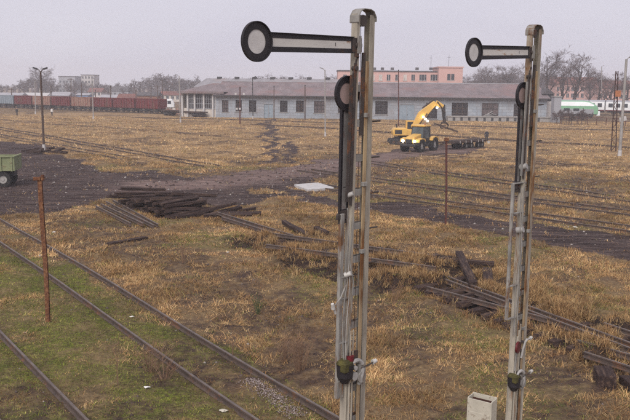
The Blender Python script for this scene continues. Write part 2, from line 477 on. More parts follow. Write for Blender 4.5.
def masks(x, y):
    wx = x + 1.6 * (fbm(x / 2.5, y / 2.5, 40, 4) - 0.5) * np.clip(y / 30, 0.6, 2.5)
    wy = y + 2.6 * (fbm(x / 2.5, y / 2.5, 50, 4) - 0.5) * np.clip(y / 30, 0.6, 3)
    dirt = np.zeros(x.shape)
    for p in DIRT: dirt = np.maximum(dirt, inpoly(wx, wy, p) * 1.0)
    for p in TRAIL: dirt = np.maximum(dirt, np.clip(1.6 - segdist(wx, wy, p) / 0.5, 0, 1) * 0.85)
    for p in ISLES: dirt *= 1 - 0.9 * inpoly(wx, wy, p)
    soil = np.zeros(x.shape)
    for p in SOILPATCH: soil = np.maximum(soil, inpoly(wx, wy, p) * 0.75)
    n = fbm(x / 3.2, y / 3.2, 60, 4)
    soil = np.maximum(soil, np.clip((n - 0.55) * 9, 0, 0.95))
    moss = np.zeros(x.shape)
    for p in MOSS: moss = np.maximum(moss, inpoly(wx, wy, p) * 1.0)
    moss *= np.clip(0.2 + 2.2 * (fbm(x / 1.7, y / 1.7, 71, 4) - 0.25), 0, 1)
    moss = np.maximum(moss, np.clip((fbm(x / 4.5, y / 4.5, 90, 4) - 0.62) * 5, 0, 0.32) * (y < 70))
    field = inpoly(wx, wy, FIELD) * 1.0
    tr = np.zeros(x.shape); rl = np.full(x.shape, 9.0)
    for k, (A, B) in TRACKC.items():
        d = segdist(x, y, [A, B])
        tr = np.maximum(tr, np.clip((1.9 - d) / 0.6, 0, 1) * (0.4 if k in ('near', 'left', 'la', 'lb', 'fd', 'fb') else 0.65))
        rl = np.minimum(rl, np.abs(d - 0.75))
    tr *= np.clip(0.25 + 1.6 * (fbm(x / 1.2, y / 1.2, 33, 3) - 0.2), 0, 1)
    lift = np.clip((2.0 - np.minimum(segdist(x, y, LIFT), segdist(x, y, LIFT2))) / 0.6, 0, 1)
    road = np.zeros(x.shape)
    for p in ROAD: road = np.maximum(road, np.clip(2.0 - segdist(wx, wy, p) / 1.7, 0, 1))
    return dirt, soil, moss, field, tr, rl, lift, road
def micro(x, y, mk):
    dirt, soil, moss, field, tr, rl, lift, road = mk
    g = np.clip(1 - dirt, 0, 1)
    a = 0.30 * (fbm(x / 1.3, y / 1.3, 5, 3) - 0.5) + 0.15 * (fbm(x / 0.35, y / 0.35, 6, 3) - 0.5)
    b = 0.16 * (fbm(x / 0.9, y / 0.9, 8, 4) - 0.5) + 0.16 * (fbm((x * .98 + y * .2) / 4.0, (y * .98 - x * .2) / 0.5, 9, 3) - 0.5)
    z = g * a * (1 - 0.55 * moss) + dirt * b
    z = z * np.clip(0.3 + rl / 0.5, 0.3, 1) - 0.02 * (rl < 0.3)
    z += lift * 0.85 * (fbm(x / 0.75, y / 0.75, 21, 2) - 0.46)
    return z * np.clip((320 - y) / 200, 0, 1)

def build_ground():
    ys = np.concatenate([np.linspace(-80, 11, 14)[:-1], 12 * (60 / 12) ** np.linspace(0, 1, 300)[:-1],
                         60 * 3 ** np.linspace(0, 1, 190)[:-1], 180 * (1500 / 180) ** np.linspace(0, 1, 40)])
    c = np.concatenate([[-40, -14, -6, -3, -1.8, -1.3, -1.1], np.linspace(-1, 1, 380), [1.1, 1.3, 1.8, 3, 6, 14, 40]])
    w = 13 + 0.47 * np.maximum(ys, 0)
    Y, C = np.meshgrid(ys, c, indexing='ij')
    X = np.clip(C * w[:, None], -1500, 1500)
    x, y = X.ravel(), Y.ravel()
    mk = masks(x, y)
    z = hgt_np(x, y) + micro(x, y, mk)
    co = np.stack([x, y, z], 1)
    nr, nc = Y.shape
    i = np.arange(nr * nc).reshape(nr, nc)
    q = np.stack([i[:-1, :-1], i[:-1, 1:], i[1:, 1:], i[1:, :-1]], -1).reshape(-1, 4)
    me = bpy.data.meshes.new('ground')
    me.vertices.add(len(co)); me.vertices.foreach_set('co', co.ravel())
    me.loops.add(q.size); me.loops.foreach_set('vertex_index', q.ravel().astype(np.int32))
    me.polygons.add(len(q)); me.polygons.foreach_set('loop_start', (np.arange(len(q)) * 4).astype(np.int32))
    me.update(calc_edges=True)
    for nm, a in (('dirt', mk[0]), ('soil', np.maximum(mk[1], mk[4])), ('moss', mk[2]), ('field', mk[3]), ('lift', mk[6]), ('road', mk[7])):
        at_ = me.attributes.new(nm, 'FLOAT', 'POINT'); at_.data.foreach_set('value', a.astype(np.float32))
    me.polygons.foreach_set('use_smooth', np.ones(len(q), bool))
    me.materials.append(ground_mat())
    tag(link('ground', me), kind='structure')

def attr(nt, n):
    a = nt.nodes.new('ShaderNodeAttribute'); a.attribute_name = n; return a.outputs['Fac']
def ground_mat():
    m, nt, bs = newmat('yard_ground')
    geo = nt.nodes.new('ShaderNodeNewGeometry'); v = geo.outputs['Position']
    nA = noise(nt, v, 1.1, 8, 0.65); nB = noise(nt, v, 7.0, 6, 0.7); nC = noise(nt, v, 0.22, 5)
    st = noise(nt, mapped(nt, v, (0.6, 2.2, 1), (0, 0, R(-36))), 1.0, 7, 0.65)
    straw = ramp(nt, nB, [(0.25, (0.085, 0.055, 0.032)), (0.5, (0.20, 0.135, 0.07)), (0.75, (0.33, 0.235, 0.125))])
    straw = mixc(nt, ramp(nt, nA, [(0.42, 0.0), (0.62, 0.75)]), straw, (0.11, 0.068, 0.045))
    fieldc = ramp(nt, st, [(0.34, (0.085, 0.05, 0.03)), (0.46, (0.27, 0.17, 0.085)), (0.7, (0.45, 0.31, 0.17))])
    c = mixc(nt, attr(nt, 'field'), straw, fieldc)
    mossc = ramp(nt, nB, [(0.3, (0.045, 0.052, 0.010)), (0.5, (0.13, 0.15, 0.022)), (0.72, (0.27, 0.26, 0.055))])
    mossc = mixc(nt, ramp(nt, noise(nt, v, 11.0, 6, 0.75), [(0.47, 0.0), (0.56, 0.85)]), mossc, (0.075, 0.05, 0.028))
    mf = N(nt, 'Math'); mf.operation = 'MULTIPLY'; nt.links.new(attr(nt, 'moss'), mf.inputs[0])
    nt.links.new(ramp(nt, nA, [(0.36, 0.15), (0.58, 1.0)]), mf.inputs[1])
    c = mixc(nt, mf.outputs[0], c, mossc)
    soilc = ramp(nt, nB, [(0.3, (0.026, 0.016, 0.013)), (0.7, (0.095, 0.06, 0.047))])
    sf = N(nt, 'Math'); sf.operation = 'MULTIPLY'; nt.links.new(attr(nt, 'soil'), sf.inputs[0])
    nt.links.new(ramp(nt, noise(nt, v, 2.3, 6), [(0.38, 0.1), (0.6, 1.0)]), sf.inputs[1])
    c = mixc(nt, sf.outputs[0], c, soilc)
    rut = noise(nt, mapped(nt, v, (0.35, 2.8, 1), (0, 0, R(12))), 1.0, 6, 0.65)
    dirtc = ramp(nt, rut, [(0.34, (0.024, 0.015, 0.0145)), (0.5, (0.058, 0.038, 0.036)), (0.68, (0.16, 0.115, 0.10))])
    dirtc = mixc(nt, ramp(nt, nC, [(0.45, 0.0), (0.65, 0.5)]), dirtc, (0.125, 0.085, 0.075))
    dirtc = mixc(nt, ramp(nt, nB, [(0.3, 0.75), (0.6, 0.0)]), dirtc, (0.02, 0.014, 0.014))
    dirtc = mixc(nt, attr(nt, 'road'), dirtc, ramp(nt, rut, [(0.34, (0.085, 0.056, 0.05)), (0.5, (0.16, 0.108, 0.096)), (0.66, (0.25, 0.18, 0.155))]))
    ad = N(nt, 'Math'); ad.operation = 'ADD'; nt.links.new(attr(nt, 'dirt'), ad.inputs[0])
    sb = N(nt, 'Math'); sb.operation = 'SUBTRACT'; nt.links.new(noise(nt, v, 3.0, 5), sb.inputs[0]); sb.inputs[1].default_value = 0.5
    nt.links.new(sb.outputs[0], ad.inputs[1])
    c = mixc(nt, ramp(nt, ad.outputs[0], [(0.35, 0.0), (0.62, 1.0)]), c, dirtc)
    c = mixc(nt, attr(nt, 'lift'), c, ramp(nt, nB, [(0.3, (0.016, 0.010, 0.009)), (0.7, (0.06, 0.038, 0.03))]))
    nt.links.new(c, bs.inputs['Base Color'])
    bs.inputs['Roughness'].default_value = 0.95; bs.inputs['Specular IOR Level'].default_value = 0.15
    hsum = N(nt, 'Math'); hsum.operation = 'ADD'; nt.links.new(nB, hsum.inputs[0])
    nt.links.new(noise(nt, v, 22.0, 4), hsum.inputs[1])
    bump(nt, bs, hsum.outputs[0], 0.7, 0.08)
    return m
build_ground()

# ------------------------------------------------------------------ grass (uncountable)
def tri_mesh(name, co, tri, colr, mat, sizes):
    me = bpy.data.meshes.new(name)
    me.vertices.add(len(co)); me.vertices.foreach_set('co', co.astype(np.float32).ravel())
    me.loops.add(tri.size); me.loops.foreach_set('vertex_index', tri.astype(np.int32).ravel())
    me.polygons.add(len(tri)); me.polygons.foreach_set('loop_start', (np.arange(len(tri)) * 3).astype(np.int32))
    me.update(calc_edges=True)
    a = me.attributes.new('tint', 'FLOAT_COLOR', 'POINT')
    a.data.foreach_set('color', np.concatenate([colr, np.ones((len(colr), 1))], 1).astype(np.float32).ravel())
    me.materials.append(mat)
    return me
def grass_mat():
    m, nt, bs = newmat('dry_grass')
    a = nt.nodes.new('ShaderNodeAttribute'); a.attribute_name = 'tint'
    nt.links.new(a.outputs['Color'], bs.inputs['Base Color'])
    bs.inputs['Roughness'].default_value = 0.9; bs.inputs['Specular IOR Level'].default_value = 0.1
    return m
def blades(px, py, pz, nb, h, wd, lean0, lean1, col, spread, bend=True):
    n = len(px)
    rep = lambda a: np.repeat(np.asarray(a, float), nb, axis=0)
    k = n * nb
    az = rng.uniform(0, 2 * np.pi, k); le = np.radians(rng.uniform(lean0, lean1, k))
    H = rep(h) * rng.uniform(0.5, 1.15, k); Wd = rep(wd) * rng.uniform(0.6, 1.3, k)
    sp = rep(spread)
    bx = rep(px) + rng.normal(0, 1, k) * sp; by = rep(py) + rng.normal(0, 1, k) * sp; bz = rep(pz) - 0.03
    dx, dy, dz = np.cos(az) * np.sin(le), np.sin(az) * np.sin(le), np.cos(le)
    sa = az + np.pi / 2 + rng.normal(0, 0.5, k); sx, sy = np.cos(sa) * Wd / 2, np.sin(sa) * Wd / 2
    B = np.stack([bx, by, bz], 1); S = np.stack([sx, sy, np.zeros(k)], 1); D = np.stack([dx, dy, dz], 1)
    C = rep(col) * rng.uniform(0.65, 1.3, (k, 1))
    if not bend:
        co = np.stack([B - S, B + S, B + D * H[:, None]], 1).reshape(-1, 3)
        tri = np.arange(k * 3).reshape(-1, 3)
        return co, tri, np.repeat(C, 3, 0)
    Mid = B + D * (H * 0.55)[:, None]
    D2 = D.copy(); D2[:, 2] -= rng.uniform(0.3, 1.3, k); D2 /= np.linalg.norm(D2, axis=1)[:, None]
    T = Mid + D2 * (H * 0.5)[:, None]
    co = np.stack([B - S, B + S, Mid - S * 0.7, Mid + S * 0.7, T], 1).reshape(-1, 3)
    b = np.arange(k)[:, None] * 5
    tri = np.concatenate([b + np.array([0, 1, 3]), b + np.array([0, 3, 2]), b + np.array([2, 3, 4])], 0)
    return co, tri, np.repeat(C, 5, 0)
STRAW = np.array([[0.44, 0.275, 0.125], [0.52, 0.36, 0.18], [0.31, 0.175, 0.078], [0.39, 0.235, 0.105], [0.22, 0.12, 0.058]])
GREEN = np.array([[0.14, 0.17, 0.03], [0.21, 0.21, 0.045], [0.09, 0.115, 0.022], [0.28, 0.25, 0.08]])
def scatter(y0, y1, n, nb, h, wd, bend, spread, l0=35, l1=86, thatch=False):
    y = np.sqrt(rng.uniform(y0 ** 2, y1 ** 2, n)); x = rng.uniform(-1, 1, n) * (2.5 + 0.44 * y)
    mk = masks(x, y); dirt, soil, moss, field, tr, rl, lift, road = mk
    cl = fbm(x / 0.9, y / 0.9, 120, 3)
    big = fbm(x / 3.2, y / 3.2, 60, 4)
    keep = np.clip((cl - 0.30) * 4.0, 0.06, 1) * (1 - 0.97 * (dirt > 0.4)) * (1 - 0.75 * soil) * (1 - 0.15 * moss) * (1 - 0.55 * tr)
    keep *= np.where(rl < 0.16, 0.12, 1.0) * (1 - 0.9 * lift)
    if thatch: keep = np.clip(0.8 * (1 - 0.95 * (dirt > 0.4)) * (1 - 0.2 * soil) * (1 - 0.4 * tr) * (1 - 0.85 * lift), 0, 1)
    k = rng.uniform(0, 1, n) < keep
    x, y, cl, moss, lift, big, soil, field = x[k], y[k], cl[k], moss[k], lift[k], big[k], soil[k], field[k]
    mk = masks(x, y)
    z = hgt_np(x, y) + micro(x, y, mk)
    cr_, sr_ = math.cos(R(36)), math.sin(R(36))
    st_ = fbm((x * cr_ - y * sr_) / 1.1 * 0.7, (x * sr_ + y * cr_) / 0.5 * 0.25, 150, 4)
    tone = np.clip((0.5 * fbm(x / 2.2, y / 2.2, 140, 4) + 0.5 * st_) * 3.4 - 1.2, 0, 1.1)[:, None]
    ci = rng.integers(0, len(STRAW), len(x)); gi = rng.integers(0, len(GREEN), len(x))
    c = STRAW[ci] * (0.50 + 0.95 * tone) * np.array([1.0, 0.95, 0.88]) ** (1 - tone)
    c *= (1 + 0.22 * field)[:, None] * np.where(field[:, None] > .5, np.array([0.97, 1.03, 1.08]), 1.0)
    if thatch: c *= (1 - 0.55 * soil * rng.uniform(0.3, 1, len(x)))[:, None]
    g = rng.uniform(0, 1, len(x)) < np.clip(moss * 0.95 + 0.05, 0, 1)
    c[g] = GREEN[gi[g]]
    hh = h * (0.5 + 1.1 * cl) * (1 - 0.65 * np.clip(moss, 0, 1)) * (1 + 0.5 * lift)
    return blades(x, y, z, nb, hh, np.full(len(x), wd), l0, l1, c, np.full(len(x), spread), bend)
def moss_tufts(n):
    y = np.sqrt(rng.uniform(16 ** 2, 40 ** 2, n)); x = rng.uniform(-1, 0.5, n) * (2.5 + 0.44 * y)
    mk = masks(x, y); k = rng.uniform(0, 1, n) < mk[2] * (1 - 0.7 * mk[0])
    x, y = x[k], y[k]; z = hgt_np(x, y) + micro(x, y, masks(x, y)) + 0.015
    t = np.clip(fbm(x / 0.5, y / 0.5, 180, 3) * 2.6 - 0.8, 0, 1)[:, None]
    pal = np.array([[0.13, 0.17, 0.022], [0.22, 0.24, 0.035], [0.07, 0.085, 0.016], [0.30, 0.28, 0.07], [0.16, 0.10, 0.05]])
    c = pal[rng.integers(0, 5, len(x))] * (0.35 + 1.1 * t)
    return blades(x, y, z, 8, np.full(len(x), 0.075), np.full(len(x), 0.012), 15, 85, c, np.full(len(x), 0.07), False)
def lift_tufts(n):
    t = rng.uniform(0, 1, n) ** 0.9; k = t * (len(LIFT) - 1); i = np.minimum(k.astype(int), len(LIFT) - 2); f = (k - i)[:, None]
    c = LIFT[i] * (1 - f) + LIFT[i + 1] * f
    x = c[:, 0] + rng.normal(0, 1.0, n); y = c[:, 1] + rng.normal(0, 1.0, n)
    kp = fbm(x / 0.75, y / 0.75, 21, 2) > 0.53
    x, y = x[kp], y[kp]
    u2 = rng.uniform(0, 1, (1500, 1)); e2 = LIFT2[0] * (1 - u2) + LIFT2[-1] * u2 + rng.normal(0, 1.0, (1500, 2)); e2 = e2[fbm(e2[:, 0] / 0.75, e2[:, 1] / 0.75, 21, 2) > 0.53]
    x = np.concatenate([x, e2[:, 0]]); y = np.concatenate([y, e2[:, 1]])
    z = hgt_np(x, y) + micro(x, y, masks(x, y)) + 0.02
    col = STRAW[rng.integers(0, 5, len(x))] * rng.uniform(0.6, 1.1, (len(x), 1))
    return blades(x, y, z, 14, np.full(len(x), 0.36), np.full(len(x), 0.013), 8, 75, col, np.full(len(x), 0.07), True)
parts = [scatter(14, 30, 36000, 10, 0.27, 0.011, True, 0.07), scatter(30, 48, 46000, 7, 0.28, 0.017, True, 0.09), lift_tufts(7000), scatter(14, 32, 52000, 7, 0.20, 0.012, False, 0.10, 68, 92, True), moss_tufts(60000), scatter(32, 50, 36000, 6, 0.24, 0.02, False, 0.14, 65, 92, True),
         scatter(48, 80, 56000, 6, 0.28, 0.028, False, 0.14), scatter(80, 175, 70000, 4, 0.30, 0.055, False, 0.30)]
off = 0; CO = []; TR = []; CC = []
for co, tri, c in parts:
    CO.append(co); TR.append(tri + off); CC.append(c); off += len(co)
tag(link('dry_grass', tri_mesh('dry_grass', np.concatenate(CO), np.concatenate(TR), np.concatenate(CC), grass_mat(), None)),
    'matted dry straw grass and low green tufts covering the yard', 'grass', kind='stuff')
# stones and clods on the mud and between the rails
def clods():
    n = 9000
    y = np.sqrt(rng.uniform(16 ** 2, 75 ** 2, n)); x = rng.uniform(-1, 1, n) * (2.5 + 0.44 * y)
    mk = masks(x, y)
    k = rng.uniform(0, 1, n) < np.clip(mk[0] * 0.9 + mk[1] * 0.8 + mk[4] * 0.4 + mk[2] * 0.12, 0, 1)
    x, y = x[k], y[k]; mk = masks(x, y); z = hgt_np(x, y) + micro(x, y, mk)
    n = len(x); s = rng.uniform(0.02, 0.09, n) * np.clip(y / 35, 0.7, 1.6)
    oc = np.array([[1, 0, 0], [0, 1, 0], [-1, 0, 0], [0, -1, 0], [0, 0, 0.7], [0, 0, -0.5]])
    a = rng.uniform(0, 6.3, n)
    v = oc[None] * s[:, None, None] * rng.uniform(0.6, 1.3, (n, 6, 3))
    ca, sa = np.cos(a)[:, None], np.sin(a)[:, None]
    v = np.stack([v[..., 0] * ca - v[..., 1] * sa, v[..., 0] * sa + v[..., 1] * ca, v[..., 2]], -1)
    co = (v + np.stack([x, y, z], 1)[:, None]).reshape(-1, 3)
    f = np.array([[0, 1, 4], [1, 2, 4], [2, 3, 4], [3, 0, 4], [1, 0, 5], [2, 1, 5], [3, 2, 5], [0, 3, 5]])
    tri = (np.arange(n)[:, None, None] * 6 + f[None]).reshape(-1, 3)
    cols = np.array([[0.10, 0.075, 0.07], [0.06, 0.042, 0.04], [0.16, 0.13, 0.12], [0.30, 0.27, 0.25]])[rng.choice(4, n, p=[.4, .35, .2, .05])]
    tag(link('loose_clods', tri_mesh('loose_clods', co, tri, np.repeat(cols, 6, 0), grass_mat(), None)),
        'small clods and stones strewn over the churned mud', 'clods', kind='stuff')
clods()

# ------------------------------------------------------------------ rails and tracks
RP = [(-0.065, 0), (-0.065, 0.012), (-0.012, 0.03), (-0.012, 0.10), (-0.036, 0.112), (-0.036, 0.145), (-0.03, 0.152),
      (0.03, 0.152), (0.036, 0.145), (0.036, 0.112), (0.012, 0.10), (0.012, 0.03), (0.065, 0.012), (0.065, 0)]
def rail_mesh(pts, name='rail', top=True, k=1.0):
    pts = [Vector(p) for p in pts]
    n = len(RP); vs = []; fs = []
    for i, p in enumerate(pts):
        d = (pts[min(i + 1, len(pts) - 1)] - pts[max(i - 1, 0)]).normalized()
        s = d.cross(Vector((0, 0, 1))).normalized()
        for a, b in RP: vs.append(tuple(p + s * a * k + Vector((0, 0, b * k))))
    for i in range(len(pts) - 1):
        for j in range(n):
            fs.append((i * n + j, i * n + (j + 1) % n, (i + 1) * n + (j + 1) % n, (i + 1) * n + j))
    fs += [tuple(range(n)), tuple((len(pts) - 1) * n + j for j in range(n - 1, -1, -1))]
    me = bpy.data.meshes.new(name); me.from_pydata(vs, [], fs)
    me.materials.append(M['rail']); me.materials.append(M['railtop'])
    if top:
        for i in range(len(pts) - 1): me.polygons[i * n + 6].material_index = 1
    return me
def line_pts(A, B, step=2.0, dz=0.0, off=0.0):
    A = Vector(A[:2]); B = Vector(B[:2]); L = (B - A).length; d = (B - A) / L; s = Vector((d.y, -d.x))
    k = max(1, int(L / step)); out = []
    for i in range(k + 1):
        p = A + (B - A) * i / k + s * off
        out.append((p.x, p.y, hgt(p.x, p.y) + dz))
    return out
TLAB = {'near': 'used track with two worn rails crossing the mossy lower left', 'left': 'track whose single visible rail cuts the bottom left corner',
        'ma': 'middle overgrown track running right behind the brown post', 'mb': 'nearer overgrown track along the upper edge of the dark earth strip',
        'mc': 'faint rusty track above the two clear tracks at right', 'la': 'grassy track slanting down from the left edge to the mud road',
        'lb': 'short grassy track next to the mud at left', 'fa': 'dark track passing just behind the tractor and standing worker',
        'fb': 'faint track in the straw between tractor and right lamp mast', 'fc': 'farthest track running along the foot of the long shed',
        'fd': 'straw covered track in front of the red wagons'}
for k, (A, B) in TRACKC.items():
    t = thing('railway_track', TLAB[k], 'railway track', (0, 0, 0), group='railway tracks of the yard')
    for off_ in (-0.75, 0.75):
        zz = {'near': -0.015, 'left': -0.015, 'fd': -0.10, 'fb': -0.09, 'mc': -0.07, 'lb': -0.06}.get(k, -0.035)
        link('rail', rail_mesh(line_pts(A, B, 2.0, zz, off_)), t)
    if False:
        sm = MB().box((0, 0, 0), (2.5, 0.25, 0.15)).mesh('buried_sleeper', 0.015); sm.materials.append(M['sleeper'])
        d = (Vector(B) - Vector(A)).normalized(); ang = math.atan2(d.y, d.x) + math.pi / 2
        L = (Vector(B) - Vector(A)).length
        for i in range(int(L / 0.75)):
            p = Vector(A) + d * (i * 0.75 + 0.3)
            if p.y > 48: continue
            o = link('sleeper', sm, t, (p.x, p.y, hgt(p.x, p.y) - 0.085), ang)

def loose_rail(a, b, dz, label, dz2=None, group='loose rails lying on the ground', step=1.5):
    A = GG(*a, dz); B = GG(*b, dz if dz2 is None else dz2)
    n = max(2, int((B - A).length / step)); pts = []
    for i in range(n + 1):
        p = A.lerp(B, i / n); pts.append((p.x, p.y, p.z))
    me = rail_mesh(pts, 'loose_rail')
    o = link('loose_rail', me); tag(o, label, 'rail', group)
    return o
def beam_between(p, q, w=0.26, h=0.16, name='wooden_sleeper', mat='sleeper'):
    p = Vector(p); q = Vector(q); L = (q - p).length
    me = sleeper_mesh(round(L, 2), w, h)
    o = link(name, me)
    o.location = (p + q) / 2
    d = (q - p).normalized()
    o.rotation_euler = (0, -math.asin(d.z), math.atan2(d.y, d.x))
    return o
_sl = {}
def sleeper_mesh(L, w, h):
    k = (L, w, h)
    if k not in _sl:
        b = MB(); sg = 7
        rg = random.Random(int(L * 100 + w * 1000))
        vs = []; fs = []
        for i in range(sg + 1):
            x = -L / 2 + L * i / sg
            for a, c in ((-1, -1), (1, -1), (1, 1), (-1, 1)):
                vs.append((x + (rg.uniform(-.02, .02) if i in (0, sg) else 0), a * w / 2 + rg.uniform(-.012, .012), c * h / 2 + rg.uniform(-.012, .012)))
        for i in range(sg):
            for j in range(4): fs.append((i * 4 + j, i * 4 + (j + 1) % 4, i * 4 + 4 + (j + 1) % 4, i * 4 + 4 + j))
        fs += [(3, 2, 1, 0), tuple(sg * 4 + j for j in range(4))]
        b.add(vs, fs)
        me = b.mesh('wooden_sleeper', 0.012); me.materials.append(M['sleeper'])
        _sl[k] = me
    return _sl[k]

# ------------------------------------------------------------------ semaphore signals
TH = R(39)
ARM_ROT = math.pi + R(46)
def semaphore(px, Y, label, lean, near):
    p = at(px, 88, Y); X = p.x
    z0 = hgt(X, Y)
    root = thing('semaphore_signal', label, 'signal', (X, Y, z0), ARM_ROT, 'semaphore signals')
    root.rotation_euler = (0, 0, ARM_ROT)
    # lean: in camera plane, top to the right of the picture (= local -x, +y)
    root.rotation_euler = (Euler((0, lean, 0)).to_matrix() @ Euler((0, 0, ARM_ROT)).to_matrix()).to_euler()
    H = at(px, 8.5 if near else 24.5, Y).z - z0 - 0.07
    ZA = at(px, 45.8 if near else 52.8, Y).z - z0
    def sep(z): return 0.168 - 0.044 * z / H           # half distance of the channels
    def dep(z): return 0.056 - 0.010 * z / H           # half depth of a channel
    # --- two channel posts, open towards each other
    for s in (1, -1):
        b = MB(); t = 0.009; fl = 0.05 if s > 0 else 0.085
        segs = 10
        prof = lambda d: [(0.036, -d), (0.036, d), (0.036 - fl, d), (0.036 - fl, d - t), (0.036 - t, d - t), (0.036 - t, -d + t), (0.036 - fl, -d + t), (0.036 - fl, -d)]
        vs = []; fs = []
        for i in range(segs + 1):
            z = H * i / segs - (0.35 if i == 0 else 0)
            for a, c in prof(dep(z)): vs.append((s * (sep(z) + a), c, z))
        for i in range(segs):
            for j in range(8): fs.append((i * 8 + j, i * 8 + (j + 1) % 8, i * 8 + 8 + (j + 1) % 8, i * 8 + 8 + j))
        fs += [tuple(range(8)), tuple(segs * 8 + j for j in range(8))]
        b.add(vs, fs)
        b.build('channel_post', M['mast'], root)
    # --- batten plates on both faces
    z = 0.55
    while z < 7.1:
        for sy in (1, -1):
            MB().box((0, sy * (dep(z) - 0.016), z), (2 * sep(z) + 0.03, 0.008, 0.085)).build('batten_plate', M['mastgrey'], root)
        z += 0.425
    # --- curved cap and pulley
    b = MB(); n = 12; hw = sep(H) + 0.045
    pts = [(hw, -0.10), (hw * 0.98, -0.02), (hw * 0.72, 0.045), (hw * 0.35, 0.068), (-hw * 0.35, 0.068), (-hw * 0.72, 0.045), (-hw * 0.98, -0.02), (-hw, -0.07)]
    inner = [(x * 0.93, zz - 0.012) for x, zz in pts]
    b.extrude([(x, H + zz) for x, zz in pts + inner[::-1]], 'y', -0.075, 0.075)
    b.build('top_cap', M['mastgrey'], root, bevel=0.004)
    pl = MB().cyl((0.045, -0.035, H - 0.075), (0.045, 0.045, H - 0.075), 0.062, n=20).build('pulley', M['iron'], root, smooth=True)
    MB().ring((0.045, 0.03, H - 0.075), 0.052, 0.071, 0.012).ring((0.045, -0.02, H - 0.075), 0.052, 0.071, 0.012).build('pulley_flange', M['mastgrey'], pl)
    # --- operating rod in front of the battens
    MB().beam((-0.022, 0.078, 0.5), (-0.018, 0.066, 7.25), 0.052, 0.020, upv=(0, 1, 0)).build('operating_rod', M['rod'], root, bevel=0.003)
    for zz in ((4.9, 5.75, 6.6) if near else (2.9, 4.6, 6.6)):
        MB().box((-0.02, 0.074, zz), (0.075, 0.045, 0.055)).build('rod_guide', M['mastgrey'], root, bevel=0.004)
    MB().beam((0.035, 0.05, 6.35), (0.035, 0.05, 7.35), 0.045, 0.03, upv=(0, 1, 0)).build('balance_rod', M['iron'], root)
    # thin wire down the mast
    MB().tube([(0.045, 0.0, H - 0.02), (0.05, 0.03, 6), (0.055, 0.045, 3), (0.05, 0.05, 0.3)], 0.004, 5).build('pull_wire', M['iron'], root)
    # --- foot pegs on the right hand post
    for i, zz in enumerate((6.52, 6.07, 5.62, 5.17, 4.72) if near else (6.70, 6.1, 5.5)):
        MB().cyl((-sep(zz) - 0.03, 0.03, zz), (-sep(zz) - 0.17, 0.065, zz + 0.008), 0.011, n=8).build('foot_peg', M['iron'], root)
    # --- signal arm: flanged black frame, white back, ring with white disc
    def arm(name, origin, tilt, lab, L=1.59, pm='white', dm='whiteclean'):
        e = link(name, None, root, origin)
        e.rotation_euler = (0, -tilt, 0)
        x0, x1 = 0.05, L - 0.195
        b = MB()
        for s in (1, -1):
            zt, zi = s * 0.105, s * 0.046
            zt0, zi0 = s * 0.096, s * 0.044
            b.add([(x0, -0.006, zi0), (x1, -0.006, zi), (x1, -0.006, zt), (x0, -0.006, zt0), (x0, 0.008, zi0), (x1, 0.008, zi), (x1, 0.008, zt), (x0, 0.008, zt0)],
                  [(3, 2, 1, 0), (4, 5, 6, 7), (0, 1, 5, 4), (1, 2, 6, 5), (2, 3, 7, 6), (3, 0, 4, 7)])
            b.add([(x0, 0.0, zt0 - s * 0.007), (x1 + .02, 0.0, zt - s * 0.007), (x1 + .02, 0, zt), (x0, 0, zt0), (x0, 0.028, zt0 - s * 0.007), (x1 + .02, 0.028, zt - s * 0.007), (x1 + .02, 0.028, zt), (x0, 0.028, zt0)],
                  [(3, 2, 1, 0), (4, 5, 6, 7), (0, 1, 5, 4), (1, 2, 6, 5), (2, 3, 7, 6), (3, 0, 4, 7)])
        for xx in (x0 + 0.02, x1 + .01): b.bx(xx - 0.02, xx + 0.02, -0.004, 0.010, -0.06, 0.06)
        b.build('arm_frame', M['black'], e)
        MB().bx(x0 + 0.03, x1 + 0.01, -0.003, 0.003, -0.055, 0.055).build('white_panel' if lab is None else 'grey_panel', M[pm], e)
        MB().bx(0.36, 0.366, 0.003, 0.006, -0.02, 0.02).build('panel_slot', M['black'], e)
        MB().ring((L, 0.003, 0), 0.127, 0.212, 0.016, n=44).ring((L, 0.018, 0), 0.203, 0.212, 0.02, n=44).build('disc_ring', M['black'], e)
        MB().cyl((L, -0.002, 0), (L, 0.003, 0), 0.135, n=36).build('white_disc' if lab is None else 'dull_disc', M[dm], e)
        b = MB().bx(-0.09, 0.075, -0.012, 0.018, -0.085, 0.085).cyl((0, -0.09, 0), (0, 0.04, 0), 0.03, n=14)
        b.bx(-0.03, 0.03, 0.0, 0.03, -0.14, -0.06)
        b.build('pivot_plate', M['iron'], e, bevel=0.004)
        return e
    arm('signal_arm', (0.18, 0.05, ZA), R(-1.5 if near else -2.2), None, 1.59 if near else 1.66)
    # spectacle bracket beside the pivot
    MB().bx(0.13, 0.19, 0.075, 0.095, ZA - .10, ZA + .11).bx(0.10, 0.16, 0.02, 0.085, ZA - .02, ZA + .02).build('arm_bracket', M['mastgrey'], root, bevel=0.003)
    # --- second arm folded upright against the post
    arm('folded_arm', (0.25, -0.02, 5.36), R(90), 1, 1.50, 'greyback', 'dullpink')
    b = MB().bx(0.09, 0.30, -0.05, -0.035, 5.30, 5.42).bx(0.12, 0.20, -0.03, 0.0, 5.26, 5.46)
    b.build('arm_bracket', M['mastgrey'], root, bevel=0.004)
    # brown drive bars between the folded arm and the post
    b = MB().beam((0.205, 0.05, 5.5), (0.18, 0.05, 7.22), 0.045, 0.014, upv=(0, 1, 0))
    b.build('drive_bar', M['iron'], root)
    b = MB().beam((0.265, 0.045, 5.55), (0.235, 0.045, 7.08), 0.05, 0.014, upv=(0, 1, 0))
    b.build('drive_bar', M['iron'] if near else M['mastgrey'], root)
